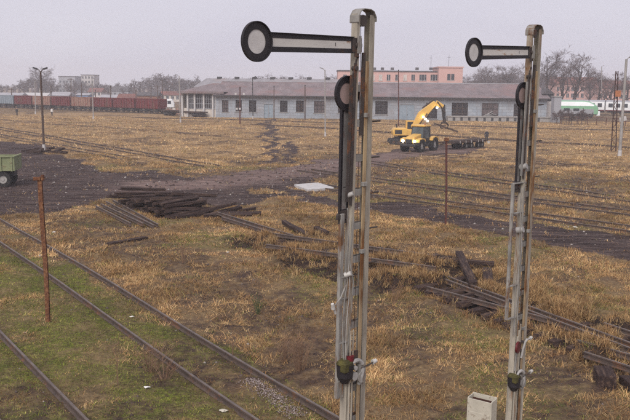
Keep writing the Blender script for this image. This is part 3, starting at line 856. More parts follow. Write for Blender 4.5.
    b = MB().cyl((0.17, 0.0, 7.16), (0.17, 0.07, 7.16), 0.03, n=12).cyl((0.14, 0.0, 7.30), (0.14, 0.06, 7.30), 0.02, n=12).beam((0.14, 0.04, 7.31), (0.19, 0.04, 7.12), 0.025, 0.015, upv=(0, 1, 0))
    b.beam((0.19, 0.04, 7.12), (0.235, 0.04, 7.02), 0.03, 0.02, upv=(0, 1, 0))
    b.build('bell_crank', M['iron'], root, bevel=0.003)
    # --- lantern hoist rail on the arm side with its brackets
    gx = 0.30 if near else 0.43
    z1, z2 = (5.40, 3.02) if near else (5.44, 3.12)
    b = MB().beam((gx, 0.0, z2), (gx - (0.0 if near else 0.0), 0.0, z1), 0.062 if near else 0.04, 0.05, upv=(0, 1, 0))
    if near: b.beam((gx - 0.075, 0.02, z2), (gx - 0.07, 0.02, 4.9), 0.016, 0.016, upv=(0, 1, 0))
    b.build('hoist_rail', M['mastgrey'], root, bevel=0.004)
    for zz in ((4.60, 4.32, 3.75, 3.25) if near else (5.43, 4.93, 3.70, 3.13)):
        MB().beam((gx + 0.02, 0.0, zz), (0.10, 0.03, zz), 0.05, 0.02).build('hoist_bracket', M['mastgrey'], root, bevel=0.003)
    # slack wires
    rg = random.Random(3 if near else 4)
    for k in range(3):
        x0 = 0.17 + 0.05 * k
        pts = [(x0 + rg.uniform(-.02, .02) + 0.03 * math.sin(i * 1.1 + k), 0.06 + rg.uniform(-.01, .03), 5.35 - i * (0.27 if near else 0.36)) for i in range(8)]
        MB().tube(pts, 0.006 if k else 0.009, 5).build('slack_wire', M['mastgrey'] if k != 1 else M['crank'], root)
    if near:
        b = MB().tube([(0.26, 0.06, 4.50), (0.36, 0.07, 4.36), (0.50, 0.08, 4.27)], 0.008, 6)
        st = b.build('wire_stay', M['mastgrey'], root)
        MB().cyl((0.50, 0.08, 4.25), (0.525, 0.085, 4.32), 0.028, 0.02, n=12).cyl((0.46, 0.08, 4.18), (0.49, 0.08, 4.27), 0.014, n=8).build('insulator', M['porcelain'], st, smooth=True)
        for zz, col in ((4.62, 'porcelain'), (5.62, 'crank')):
            MB().cyl((0.24, 0.02, zz), (0.20, 0.09, zz + 0.03), 0.035, 0.03, n=14).build('wire_pulley', M[col], root, smooth=True)
    else:
        for zz in (5.68, 4.62):
            MB().cyl((0.20, -0.02, zz), (0.18, 0.09, zz + 0.03), 0.055, 0.05, n=16).build('wire_pulley', M['crank'], root, smooth=True)
    # --- lantern, crank and winding gear low on the mast
    zb = 3.42 if near else 2.02
    ln = link('signal_lantern', None, root, (0.235 if near else 0.17, 0.06, zb))
    b = MB().cyl((0, 0, -0.11), (0, 0, 0.06), 0.105, 0.115, n=20).cyl((0, 0, -0.19), (0, 0, -0.11), 0.05, 0.10, n=20)
    b.build('lantern_body', M['black'], ln, smooth=True)
    MB().cyl((0.03, 0.0, 0.061), (0.03, 0.0, 0.12), 0.10, 0.075, n=20).bx(-0.05, 0.118, 0.02, 0.105, -0.02, 0.10).build('lantern_hood', M['olive'], ln, bevel=0.01)
    MB().cyl((-0.06, 0.03, 0.09), (-0.06, 0.03, 0.16), 0.05, n=16).build('chimney', M['maroon' if near else 'iron'], ln, smooth=True)
    cg = link('winding_crank', None, root, (0.07, 0.10, zb + (-0.05 if near else 0.02)))
    arc = [(0.03 + 0.125 * math.cos(a), 0.03, 0.14 * math.sin(a)) for a in np.linspace(R(40), R(215), 9)]
    b = MB().tube(arc + [(-0.02 * 0 - 0.06, 0.02, -0.13)], [0.02] * 2 + [0.03] * 3 + [0.036] * 5, 8)
    b.build('crank_arm', M['crank'], cg, smooth=True)
    MB().cyl((0.06, 0.0, -0.06), (0.06, 0.05, -0.06), 0.055, n=18).cyl((0.06, -0.03, 0.05), (0.06, 0.06, 0.05), 0.03, n=12).build('crank_hub', M['crank'], cg, smooth=True)
    MB().cyl((-0.07, 0.0, -0.10), (-0.07, 0.055, -0.10), 0.075, n=20).bx(-0.10, -0.03, 0.0, 0.04, -0.2, 0.08).build('winding_drum', M['mastgrey'], cg, smooth=True)
    hb = MB().tube([(-0.05, 0.04, 0.02), (-0.2, 0.05, 0.035), (-0.30, 0.055, 0.05)], 0.009, 6).build('crank_handle', M['iron'], cg)
    MB().cyl((-0.27, 0.05, 0.05), (-0.33, 0.06, 0.06), 0.034, 0.028, n=14).build('handle_knob', M['porcelain'], hb, smooth=True)
    if not near:
        MB().cyl((0.20, 0.10, 2.62), (0.194, 0.13, 2.62), 0.10, n=24).build('maroon_disc', M['maroon'], root, smooth=True)
        MB().beam((0.20, 0.10, 2.62), (0.20, 0.08, 2.2), 0.03, 0.02).build('disc_stem', M['mastgrey'], root)
        c2 = MB().tube([(0.06, 0.11, 2.40), (0.03, 0.12, 2.55), (-0.03, 0.12, 2.66), (-0.10, 0.12, 2.70)], 0.02, 8).build('lever_arm', M['crank'], root, smooth=True)
        MB().tube([(-0.10, 0.12, 2.69), (-0.24, 0.10, 2.68)], 0.009, 6).cyl((-0.22, 0.10, 2.675), (-0.28, 0.1, 2.69), 0.032, 0.027, n=12).build('lever_knob', M['porcelain'], c2)
        MB().ring((0.03, 0.09, 2.60), 0.07, 0.10, 0.03, n=24).build('wire_wheel', M['iron'], root)
        for k in range(3):
            MB().cyl((0.10 + 0.045 * k, 0.085, 0.3), (0.09 + 0.045 * k, 0.085, 3.0 - 0.1 * k), 0.013, n=8).build('guide_pipe', M['mast'], root)
        MB().cyl((-0.17, 0.05, 0.3), (-0.165, 0.05, 2.95), 0.014, n=8).build('guide_pipe', M['mast'], root)
    else:
        for k in range(2):
            MB().cyl((0.13 + 0.05 * k, 0.085, 0.3), (0.12 + 0.05 * k, 0.085, 3.9), 0.013, n=8).build('guide_pipe', M['mast'], root)
        MB().bx(0.02, 0.20, 0.07, 0.085, 3.5, 3.62).build('gear_bracket', M['iron'], root)
    # footing
    MB().box((0, 0, -0.05), (0.9, 0.9, 0.3), taper=0.85).build('footing', M['concrete'], root, bevel=0.02)
    return root
sigA = semaphore(356.0, 9.9, 'nearer and larger two-arm semaphore mast with white-backed arm out to the left', R(0.55), True)
sigB = semaphore(530.5, 13.3, 'farther smaller semaphore mast at right with maroon disc near its foot', R(0.15), False)

# pale open-topped cabinet beside the right mast
zt = 1.86
c = [at(467, 399, 13.0), at(474, 395, 13.35), at(497, 407.5, 12.95), at(491, 412, 12.6)]
cx = sum((p for p in c), Vector()) / 4
b = MB(); w, d, h = 0.44, 0.24, 1.74
cab = thing('apparatus_cabinet', 'pale upright sheet metal cabinet with open rusty top beside the right mast', 'cabinet', (cx.x, cx.y, hgt(cx.x, cx.y)), R(-35))
b.bx(-w / 2, w / 2, -d / 2, -d / 2 + .02, 0, h).bx(-w / 2, w / 2, d / 2 - .02, d / 2, 0, h + .03).bx(-w / 2, -w / 2 + .02, -d / 2 + .02, d / 2 - .02, 0, h + .015).bx(w / 2 - .02, w / 2, -d / 2 + .02, d / 2 - .02, 0, h + .015)
b.build('shell', M['box'], cab, bevel=0.003)
MB().bx(-w / 2 + .02, w / 2 - .02, -d / 2 + .02, d / 2 - .02, h - .30, h - .05).build('rusty_tray', M['soilbrown'], cab)
MB().bx(-w / 2 + .03, w / 2 - .03, -d / 2 - .012, -d / 2 - .001, h - .85, h - .22).build('front_door', M['box'], cab, bevel=0.004)
MB().cyl((w / 2 - .08, -d / 2 - .03, h - .5), (w / 2 - .08, -d / 2 - .012, h - .5), 0.015, n=10).build('door_handle', M['iron'], cab)

# ------------------------------------------------------------------ rusted posts
def rust_post(a, top, label, wd, kind):
    p = GG(*a); q = at(top[0], top[1], p.y)
    L = (q - p).length
    t = thing('rusted_post', label, 'post', p)
    dv = (q - p)
    b = MB(); pts = []
    for i in range(7):
        k = i / 6; pts.append((dv.x * k + 0.02 * math.sin(k * 5), 0, dv.z * k - (0.3 if i == 0 else 0)))
    # old rail set on end: two flanges and a web
    for i in range(6):
        P, Q = pts[i], pts[i + 1]
        b.beam(P, Q, wd, 0.014, upv=(0, 1, 0)).beam((P[0], 0.06, P[2]), (Q[0], 0.06, Q[2]), 0.016, 0.10, upv=(0, 1, 0)).beam((P[0], 0.115, P[2]), (Q[0], 0.115, Q[2]), wd * 0.7, 0.03, upv=(0, 1, 0))
    b.build('post_shaft', M['rust'] if kind == 0 else M['redpole'], t)
    T = Vector(pts[-1])
    if kind == 0:
        MB().bx(T.x - 0.17, T.x + 0.03, -0.05, 0.02, T.z - 0.10, T.z + 0.0).bx(T.x + 0.05, T.x + 0.13, -0.04, 0.06, T.z - 0.10, T.z + 0.06).build('head_clamp', M['rust'], t, bevel=0.008)
    else:
        MB().bx(T.x - 0.12, T.x + 0.12, -0.04, 0.03, T.z - 0.05, T.z + 0.12).build('head_clamp', M['rust'], t, bevel=0.008)
    return t
rust_post((47.5, 322), (40, 177), 'tall orange rusted steel post leaning left over the mossy track', 0.12, 0)
rust_post((445.5, 226), (447, 140), 'thin dark red rusted post standing alone between the two semaphores', 0.10, 1)

# ------------------------------------------------------------------ lifted track, loose rails and sleepers
loose_rail((272, 236.0), (436, 259.0), 0.25, 'far rail of the lifted track lying behind the near mast')
loose_rail((266, 247.5), (436, 270.5), 0.25, 'near rail of the lifted track lying behind the near mast')
loose_rail((432, 274.5), (640, 351.5), 0.16, 'long dark rail running behind the right mast to the right edge')
loose_rail((432, 278.0), (640, 357.0), 0.14, 'second long rail close in front of the one running to the right edge')
loose_rail((427, 290.5), (548, 323.0), 0.16, 'short pale rail ending in the grass behind the right mast')
loose_rail((217, 214.5), (293, 238.0), 0.20, 'upper dark rail leading from the sleeper pile to the lifted track')
loose_rail((222, 219.5), (290, 241.0), 0.12, 'lower dark rail leading from the sleeper pile to the lifted track')
loose_rail((577, 345), (645, 364), 0.16, 'upper stub of rail at the right edge below the long rails')
loose_rail((584, 357), (645, 377), 0.12, 'lower stub of rail at the right edge above the wooden block')
loose_rail((604, 327.5), (645, 341), 0.16, 'rail stub at the right edge above the long rails')
for i, (a, bq) in enumerate((((96, 208), (131, 226)), ((101, 206), (143, 226)), ((106, 203.5), (154, 228)), ((113, 202), (158, 227)))):
    loose_rail(a, bq, 0.06, ['leftmost of the four thin rails laid beside the sleeper pile', 'second from left of the four thin rails beside the sleeper pile',
                             'third from left of the four thin rails beside the sleeper pile', 'rightmost of the four thin rails, closest to the sleeper pile'][i])
# sleepers still lying under the lifted track
ORD = ['first', 'second', 'third', 'fourth', 'fifth', 'sixth', 'seventh', 'eighth', 'ninth', 'tenth', 'eleventh', 'twelfth', 'thirteenth', 'fourteenth', 'fifteenth']
LIFTG = 'half buried sleepers under the lifted track'
def sleeper_row(a0, a1, b0, b1, n, label, j=0.1):
    A0, A1, B0, B1 = GG(*a0), GG(*a1), GG(*b0), GG(*b1)
    for i in range(n):
        k = (i + 0.5) / n
        F = A0.lerp(A1, k); Nn = B0.lerp(B1, k)
        mid = (F + Nn) / 2; d = (Nn - F).normalized()
        v = Vector((-math.sin(TH), math.cos(TH), 0)); v = Vector((math.cos(TH), math.sin(TH), 0)) * -1
        d = (v + Vector((random.uniform(-j, j), random.uniform(-j, j), 0))).normalized()
        c = mid + Vector((0, 0, 0.06 + random.uniform(-.05, .05) + hgt(mid.x, mid.y) - mid.z))
        o = beam_between(c - d * 1.3, c + d * 1.3, 0.26, 0.17)
        o.rotation_euler.x = random.uniform(-.12, .12); o.rotation_euler.y += random.uniform(-.04, .04)
        tag(o, '%s from the left of the half buried sleepers %s' % (ORD[i], label), 'sleeper', LIFTG)
sleeper_row((280, 237), (432, 260), (276, 249), (432, 271), 15, 'behind the near mast')
sleeper_row((440, 278), (640, 352), (432, 291), (600, 352), 14, 'behind the far mast')
def plank(a, b_, dz0, dz1, label, w=0.26, h=0.17):
    o = beam_between(GG(*a, dz0), GG(*b_, dz1), w, h)
    return tag(o, label, 'sleeper', 'stray sleepers')
plank((459, 253), (473, 284), 0.25, 0.35, 'grey brown sleeper standing askew across the lifted rails', 0.30, 0.18)
plank((487, 270), (488, 281), 0.25, 0.3, 'short broad timber end just left of the right mast', 0.34, 0.2)
plank((438, 259.5), (494, 264), 0.16, 0.16, 'long dark timber lying behind the askew sleeper')
plank((284, 222), (312, 238), 0.2, 0.16, 'dark timber left of the near mast, upper of a pair')
plank((298, 229), (313, 240), 0.1, 0.1, 'dark timber left of the near mast, lower of a pair')
plank((316, 228), (327, 233), 0.1, 0.1, 'small timber stub touching the near mast in view')
plank((108, 244.8), (146, 238), 0.05, 0.05, 'single dark timber lying flat on the grass beyond the near track')
plank((530, 316), (546, 322), 0.1, 0.1, 'small dark timber right of the far mast', 0.2, 0.14)
plank((602, 372), (607, 383), 0.15, 0.15, 'squared wooden block near the bottom right corner', 0.42, 0.34)
plank((625, 380), (640, 392), 0.1, 0.1, 'timber stub cut by the right edge near the bottom corner', 0.30, 0.24)
plank((235, 215), (243, 213.5), 0.08, 0.08, 'tiny dark timber lump in straw right of the sleeper pile', 0.22, 0.2)

# heap of old sleepers
u = Vector((math.cos(TH), math.sin(TH), 0)); v = Vector((-math.sin(TH), math.cos(TH), 0))
base = G(176, 221)
base.z = hgt(base.x, base.y)
rs = random.Random(11)
PG = 'old sleepers heaped in the pile'
def pile_sleeper(c, yaw, pitch, label='dark creosoted sleeper in the big heap beside the mud road'):
    o = link('wooden_sleeper', sleeper_mesh(2.6, 0.26, 0.16)); o.location = c
    o.rotation_euler = (rs.uniform(-.25, .25), pitch, yaw)
    tag(o, label, 'sleeper', PG)
for layer in range(5):
    n = [21, 19, 16, 12, 6][layer]
    for i in range(n):
        s = 0.5 + layer * 0.22 + i * 0.315 + rs.uniform(-.06, .06)
        c = base + v * s + u * (1.2 + rs.uniform(-.45, .45)) + Vector((0, 0, 0.08 + layer * 0.185 + rs.uniform(-.04, .06)))
        pile_sleeper(c, TH + rs.uniform(-.24, .24), rs.uniform(-.07, .07))
for (du, dv_, z, yaw, pit) in ((2.3, 0.4, 0.34, 0.55, -0.16), (2.9, 1.0, 0.34, 0.35, -0.14), (2.8, -0.6, 0.12, 0.25, 0.02), (3.6, -0.3, 0.12, 0.12, 0.0), (3.2, 0.3, 0.20, 0.95, -0.05),
                               (2.4, 2.2, 0.95, 0.5, 0.10), (2.2, 4.0, 0.80, 0.75, 0.1), (0.4, 5.2, 0.85, 0.6, 0.06), (0.3, 6.6, 0.5, 1.0, 0.12), (1.4, 6.4, 0.9, 0.3, 0.05), (3.0, 3.5, 0.3, 0.9, 0.2), (4.2, 0.6, 0.1, 0.8, 0.0)):
    pile_sleeper(base + u * du + v * dv_ + Vector((0, 0, z)), yaw, pit, 'slipped sleeper lying loosely against the big heap')

# pale slab on the mud road
sl = [GG(*p) for p in ((294, 186), (318, 184), (334, 189), (308, 191))]
b = MB(); top = [(p.x, p.y, p.z + 0.12) for p in sl]; bot = [(p.x, p.y, p.z - 0.1) for p in sl]
b.add(bot + top, [(3, 2, 1, 0), (4, 5, 6, 7), (0, 1, 5, 4), (1, 2, 6, 5), (2, 3, 7, 6), (3, 0, 4, 7)])
tag(b.build('concrete_slab', M['whitewash'], bevel=0.02), 'pale flat concrete slab lying on the mud left of the near mast', 'slab')

# litter
def scrap(px, py, s, label, mat='paper'):
    p = GG(px, py); bm = bmesh.new()
    bmesh.ops.create_icosphere(bm, subdivisions=2, radius=s)
    rq = random.Random(int(px))
    for vv in bm.verts:
        vv.co *= rq.uniform(0.5, 1.3); vv.co.z *= 0.25; vv.co.y *= 0.6
    me = bpy.data.meshes.new('litter_scrap'); bm.to_mesh(me); bm.free(); me.materials.append(M[mat])
    tag(link('litter_scrap', me, None, (p.x, p.y, p.z + s * 0.2 + 0.03)), label, 'litter', 'scraps of litter in the grass')
scrap(132, 318, 0.07, 'white scrap on moss between the rails of the near track')
scrap(147, 389, 0.075, 'white scrap below the near track close to the bottom edge')
scrap(223, 413, 0.11, 'tan flat scrap at the bottom edge inside the near track', 'box')
scrap(54, 233, 0.09, 'white scrap just beside the upper rail near the rusted post')
scrap(575, 228, 0.11, 'white scrap on the dark earth strip right of the far mast')
scrap(228, 253, 0.06, 'white scrap in straw below the dark leading rails')
# pale ballast showing inside the near track
def gravel():
    n = 1100; A = G(262, 378); B = G(312, 412); d = (B - A).normalized(); s = Vector((d.y, -d.x, 0)); L = (B - A).length
    t = rng.uniform(0, 1, n); o = rng.normal(0.32, 0.16, n)
    x = A.x + d.x * t * L + s.x * o; y = A.y + d.y * t * L + s.y * o
    mk = masks(x, y); z = hgt_np(x, y) + micro(x, y, mk) + 0.015
    sz = rng.uniform(0.010, 0.026, n)
    oc = np.array([[1, 0, 0], [0, 1, 0], [-1, 0, 0], [0, -1, 0], [0, 0, 0.8], [0, 0, -0.6]])
    vv = oc[None] * sz[:, None, None] * rng.uniform(0.6, 1.3, (n, 6, 3))
    co = (vv + np.stack([x, y, z], 1)[:, None]).reshape(-1, 3)
    f = np.array([[0, 1, 4], [1, 2, 4], [2, 3, 4], [3, 0, 4], [1, 0, 5], [2, 1, 5], [3, 2, 5], [0, 3, 5]])
    tri = (np.arange(n)[:, None, None] * 6 + f[None]).reshape(-1, 3)
    c = np.array([[0.22, 0.17, 0.16], [0.15, 0.11, 0.10], [0.32, 0.27, 0.25]])[rng.integers(0, 3, n)]
    tag(link('ballast_gravel', tri_mesh('ballast_gravel', co, tri, np.repeat(c, 6, 0), grass_mat(), None)), 'patch of pale ballast gravel inside the near track', 'gravel', kind='stuff')
gravel()

# ------------------------------------------------------------------ plants close by
def dry_bush(px, py, h, w, n, label, mat='dryweed', name='dry_bush'):
    p = GG(px, py); b = MB(); rq = random.Random(int(px * 7 + py))
    t = thing(name, label, 'plant', p)
    for i in range(n):
        a = rq.uniform(0, 6.28); l = rq.uniform(0.05, 0.45); hh = h * rq.uniform(0.5, 1.0)
        x1, y1 = math.cos(a) * w * l, math.sin(a) * w * l
        pts = [(x1 * .2, y1 * .2, -0.05), (x1 * .6, y1 * .6, hh * .5), (x1 * 1.2 + rq.uniform(-.04, .04), y1 * 1.2, hh)]
        b.tube(pts, [0.007, 0.005, 0.003], 4)
        for k in range(7):
            f = rq.uniform(0.35, 1.0); q = Vector(pts[1]).lerp(Vector(pts[2]), max(0, f * 2 - 1)) if f > .5 else Vector(pts[0]).lerp(Vector(pts[1]), f * 2)
            e = q + Vector((rq.uniform(-.14, .14), rq.uniform(-.14, .14), rq.uniform(.02, .16))) * (h / 0.9)
            b.tube([q, e], [0.004, 0.0015], 3)
    b.build('stems', M[mat], t)
    return t
dry_bush(300, 372, 1.15, 0.9, 34, 'brown dry weed clump right of the near track by the mast')
dry_bush(285, 362, 0.8, 0.9, 22, 'lower pale weed clump left of the brown one near the mast')
dry_bush(150, 372, 0.8, 1.3, 26, 'reddish dry weeds in front of the near track, centre of the mossy patch')
dry_bush(165, 380, 0.6, 1.1, 20, 'thin reddish weeds just right of the reddish clump by the near rail')
dry_bush(118, 385, 1.3, 0.25, 3, 'single tall bare stem leaning in the mossy patch')
dry_bush(183, 262, 0.9, 0.5, 10, 'upright dry weed beyond the near track, below the sleeper pile')
dry_bush(233, 360, 0.9, 0.2, 3, 'lone thin stem beside the upper rail of the near track')
dry_bush(395, 305, 0.9, 0.6, 8, 'splayed pale straw stalks in front of the lifted rails')
fs_ = dry_bush(258, 314, 0.65, 0.55, 16, 'small green fir sapling on the brown ground right of the near track', 'fir', 'fir_sapling')

# ------------------------------------------------------------------ poles and lamps of the yard
def pole_h(x, yb, yt, Y):
    return (at(x, yt, Y) - at(x, yb, Y)).length
def lamp_post(xb, yb, xt, yt, label, kind='conc', arm=1, r=0.11, whitefoot=True, Y=None, group='lamp posts of the yard'):
    p = GG(xb, yb) if Y is None else at(xb, yb, Y)
    q = at(xt, yt, p.y); d = q - p; L = d.length
    t = thing('lamp_post', label, 'lamp post', p)
    pm = {'conc': M['concrete'], 'wood': M['polewood'], 'dark': M['darkmetal'], 'red': M['redpole']}[kind]
    MB().cyl((0, 0, -0.3), (d.x, 0, d.z), r, r * 0.7, n=10).build('pole', pm, t, smooth=True)
    if whitefoot:
        MB().cyl((0, 0, 0.0), (d.x * .05, 0, 0.6), r * 1.25, r * 1.2, n=10).build('white_foot', M['whitewash'], t, smooth=True)
    T = Vector((d.x, 0, d.z))
    sides = {1: (1,), -1: (-1,), 2: (-1, 1)}[arm]
    for s in sides:
        MB().tube([T + Vector((0, 0, -0.15)), T + Vector((s * 0.16, 0, 0.10)), T + Vector((s * 0.32, -0.05, 0.20))], 0.045, 6).build('lamp_arm', pm, t)
        MB().box(T + Vector((s * 0.52, -0.06, 0.27)), (0.50, 0.26, 0.15), Matrix.Rotation(-s * 0.35, 3, 'Y')).build('lamp_head', M['darkmetal'] if kind != 'conc' else M['fargrey'], t, bevel=0.03)
    return t
lamp_post(44, 150, 40.5, 71, 'tall dark timber lamp pole with double head on the mud at left', 'wood', 2, 0.13)
lamp_post(93.5, 119, 92, 79, 'concrete lamp post in front of the middle of the red wagons', 'conc', 1, 0.12)
lamp_post(35.5, 114, 35, 81, 'short concrete post before the left wagons', 'conc', 1, 0.12)
lamp_post(180.5, 122.5, 179, 76, 'concrete lamp post left of the columned hall', 'conc', -1, 0.12)
lamp_post(162.8, 112, 162.5, 80.5, 'twin headed lamp post at the right end of the red wagons', 'wood', 2, 0.12, False)
lamp_post(253, 119, 252.5, 78, 'dark lamp post before the left half of the long shed', 'dark', 1, 0.10)
lamp_post(325.3, 136.5, 325, 70, 'tall concrete lamp post with white foot just left of the near mast', 'conc', -1, 0.11)
lamp_post(602, 112, 601.5, 66.5, 'distant lamp post before the white train', 'conc', 1, 0.14, False)
t = lamp_post(619.5, 156, 626.5, 59, 'tall concrete lamp mast at the right edge', 'conc', 1, 0.17)
# lattice mast left of it
p = GG(613.5, 151); q = at(617, 71, p.y); Hh = q.z - p.z; dxx = q.x - p.x
t = thing('lattice_mast', 'slim rusty lattice mast beside the right lamp mast', 'mast', p)
for s in (-1, 1):
    MB().beam((s * 0.28, 0, -0.2), (dxx + s * 0.12, 0, Hh), 0.09, 0.09).build('leg', M['darkrust'], t)
for i in range(14):
    k0, k1 = i / 14, (i + 1) / 14; s = 1 if i % 2 else -1
    w0 = 0.28 - 0.16 * k0; w1 = 0.28 - 0.16 * k1
    MB().beam((dxx * k0 + s * w0, 0, Hh * k0), (dxx * k1 - s * w1, 0, Hh * k1), 0.05, 0.05).build('lattice_bar', M['darkrust'], t)
MB().box((dxx * .72 + 0.15, -0.2, Hh * 0.72), (0.6, 0.12, 0.7)).build('orange_board', M['orange'], t, bevel=0.02)
b = GG(617.5, 127); 
tag(MB().box((0, 0, 0), (1.3, 0.08, 0.75)).build('white_board', M['whitewash'], None, at(623, 119, 140), 0.1, 0.02), 'small tilted white board behind the right lamp mast', 'board')
bpy.data.objects['white_board'].rotation_euler = (0, R(-14), 0.1)
bo = bpy.data.objects['white_board']; MB().bx(-0.05, 0.05, 0.05, 0.12, -at(623, 119, 140).z - 0.2, 0.2).build('board_stake', M['polewood'], bo)

def plain_pole(xb, yb, yt, label, mat='redpole', r=0.10, Y=None, cross=False, xt=None, name='track_pole'):
    p = GG(xb, yb) if Y is None else at(xb, yb, Y)
    q = at(xb if xt is None else xt, yt, p.y)
    t = thing(name, label, 'pole', p, group='poles around the shed and wagons')
    MB().cyl((0, 0, -0.3), (q.x - p.x, 0, q.z - p.z), r, r * 0.75, n=8).build('shaft', M[mat], t, smooth=True)
    if cross: MB().bx(-0.8, 0.8, -0.06, 0.06, q.z - p.z - 0.5, q.z - p.z - 0.36).build('cross_arm', M[mat], t)
    else: MB().cyl((q.x - p.x, 0, q.z - p.z - 0.02), (q.x - p.x, 0, q.z - p.z + 0.14), r * 1.2, r * 0.9, n=8).build('pole_cap', M['darkmetal'], t)
    return t
t = plain_pole(240, 124, 87.5, 'dark red pole with small white plates before the shed', 'redpole', 0.13)
for dx_, fz in ((-0.75, 0.83), (0.75, 0.83), (-0.55, 0.42), (0.0, 0.42)):
    Hh = pole_h(240, 124, 87.5, GG(240, 124).y)
    MB().box((dx_, -0.2, Hh * fz), (0.35, 0.08, 0.35)).build('white_plate', M['whitewash'], t)
plain_pole(274, 119, 86.5, 'thin dark pole at the blue shed door', 'polewood', 0.11)
plain_pole(305, 119.5, 85.5, 'dark pole between two shed windows left of the near mast', 'polewood', 0.14)
plain_pole(398.5, 126, 70.5, 'thin red brown pole before the pink building', 'redpole', 0.10)
for xb, yb, yt, lab, cr_ in ((51, 106, 85, 'dark pole behind the left red wagons', False), (71, 107, 78, 'thin tall pole behind the tan wagon', True), (81.5, 108, 83, 'thick dark pole beside the tan wagon', False),
                        (95.5, 108, 90, 'stubby dark pole behind the middle wagons', False), (110.5, 109, 86, 'dark pole behind the long red wagons', False), (136, 108, 90, 'dark pole left of the brown building', False),
                        (157.5, 106, 85, 'thin pole right of the brown building', True), (11.5, 106, 88, 'pole with crossbar at the far left', True), (151, 105, 86, 'thin pole above the last red wagon', False)):
    plain_pole(xb, yb, yt, lab, 'polewood', 0.17, Y=245, cross=cr_)
plain_pole(589, 118, 97, 'leaning pole by the nose of the green railcar', 'redpole', 0.1)

# ------------------------------------------------------------------ tractor with trailer, excavator, worker
def wheel(parent, loc, r, w, ax=(0, 1, 0)):
    e = link('wheel', None, parent, loc)
    a = Vector(ax)
    b = MB().ring((0, 0, 0), r * 0.55, r, w, 'y', 24)
    for k in range(18):
        an = 2 * math.pi * k / 18
        b.box((math.cos(an) * r, 0, math.sin(an) * r), (0.09, w * 0.95, 0.07), Matrix.Rotation(-an, 3, 'Y') @ Matrix.Rotation(0.4, 3, 'X'))
    b.build('tyre', M['tyre'], e)
    MB().ring((0, 0, 0), r * 0.16, r * 0.56, w * 0.5, 'y', 20).cyl((0, -w * 0.35, 0), (0, w * 0.35, 0), r * 0.2, n=12).build('rim', M['rim'], e)
    return e
f_ = GG(420.5, 152.3)
hd = Vector((-0.60, -0.80, 0)); ax_ = Vector((0.80, -0.60, 0))      # heading and its left-hand axle direction (towards picture right)
ang = math.atan2(hd.y, hd.x)
org = Vector(f_) - ax_ * 1.0                                        # middle of the front axle
t = thing('tractor', 'yellow high speed tractor with lit headlights driving towards lower left', 'tractor', (org.x, org.y, hgt(org.x, org.y)), ang)
# local: +x forward, +y = left side of machine
sgn = 1 if (Matrix.Rotation(ang, 3, 'Z') @ Vector((0, 1, 0))).dot(ax_) > 0 else -1
for s in (1, -1):
    wheel(t, (0, s * 0.98, 0.68), 0.68, 0.48)
    wheel(t, (-2.9, s * 0.98, 0.74), 0.74, 0.52)
    MB().extrude([(-0.75, 1.15), (-0.6, 1.45), (0.0, 1.55), (0.6, 1.42), (0.72, 1.1), (0.62, 1.1), (0.52, 1.33), (0.0, 1.44), (-0.52, 1.35), (-0.65, 1.15)], 'y', s * 0.74, s * 1.22).build('front_mudguard', M['yellow'], t)
    MB().extrude([(-3.72, 1.2), (-3.5, 1.55), (-2.9, 1.66), (-2.3, 1.5), (-2.2, 1.2), (-2.32, 1.2), (-2.4, 1.42), (-2.9, 1.55), (-3.42, 1.45), (-3.6, 1.2)], 'y', s * 0.72, s * 1.25).build('rear_mudguard', M['yellow'], t)
    MB().cyl((0.88, s * 0.72, 1.22), (0.95, s * 0.72, 1.22), 0.16, n=14).build('headlight', M['lamp'], t)
    MB().bx(-2.15, -0.8, s * 0.45, s * 0.95, 0.55, 0.95).build('side_tank', M['darkmetal'], t, bevel=0.04)
b = MB().extrude([(-0.95, 0.95), (0.85, 0.95), (0.9, 1.35), (0.6, 1.68), (-0.95, 1.95)], 'y', -0.52, 0.52)
b.build('bonnet', M['yellow'], t, bevel=0.06)
MB().bx(0.86, 0.96, -0.42, 0.42, 0.98, 1.42).build('grille', M['darkmetal'], t, bevel=0.02)
MB().bx(0.7, 1.15, -0.95, 0.95, 0.62, 0.92).build('front_bumper', M['darkmetal'], t, bevel=0.05)
MB().bx(-3.6, 0.8, -0.4, 0.4, 0.6, 0.98).build('chassis', M['darkmetal'], t, bevel=0.03)
cabp = link('cab', None, t)
b = MB()
for x_, y_ in ((-0.95, 0.78), (-0.95, -0.78), (-2.35, 0.82), (-2.35, -0.82)):
    b.beam((x_, y_, 1.3), (x_ - (0.18 if x_ > -1 else 0.0), y_ * 0.92, 2.72), 0.09, 0.09)
b.bx(-2.4, -0.9, -0.85, 0.85, 0.98, 1.45)
b.build('cab_frame', M['darkmetal'], cabp)
MB().extrude([(-2.3, 1.45), (-0.93, 1.45), (-1.1, 2.70), (-2.3, 2.70)], 'y', -0.78, 0.78).build('cab_glazing', M['cabglass'], cabp)
MB().bx(-2.55, -0.95, -0.88, 0.88, 2.72, 2.92).build('cab_roof', M['yellow'], cabp, bevel=0.06)
MB().cyl((-1.7, 0.5, 2.93), (-1.7, 0.5, 3.08), 0.09, n=10).build('beacon', M['orange'], cabp)
MB().bx(-4.0, -2.45, -0.8, 0.8, 1.0, 1.35).build('rear_deck', M['yellow'], t, bevel=0.04)

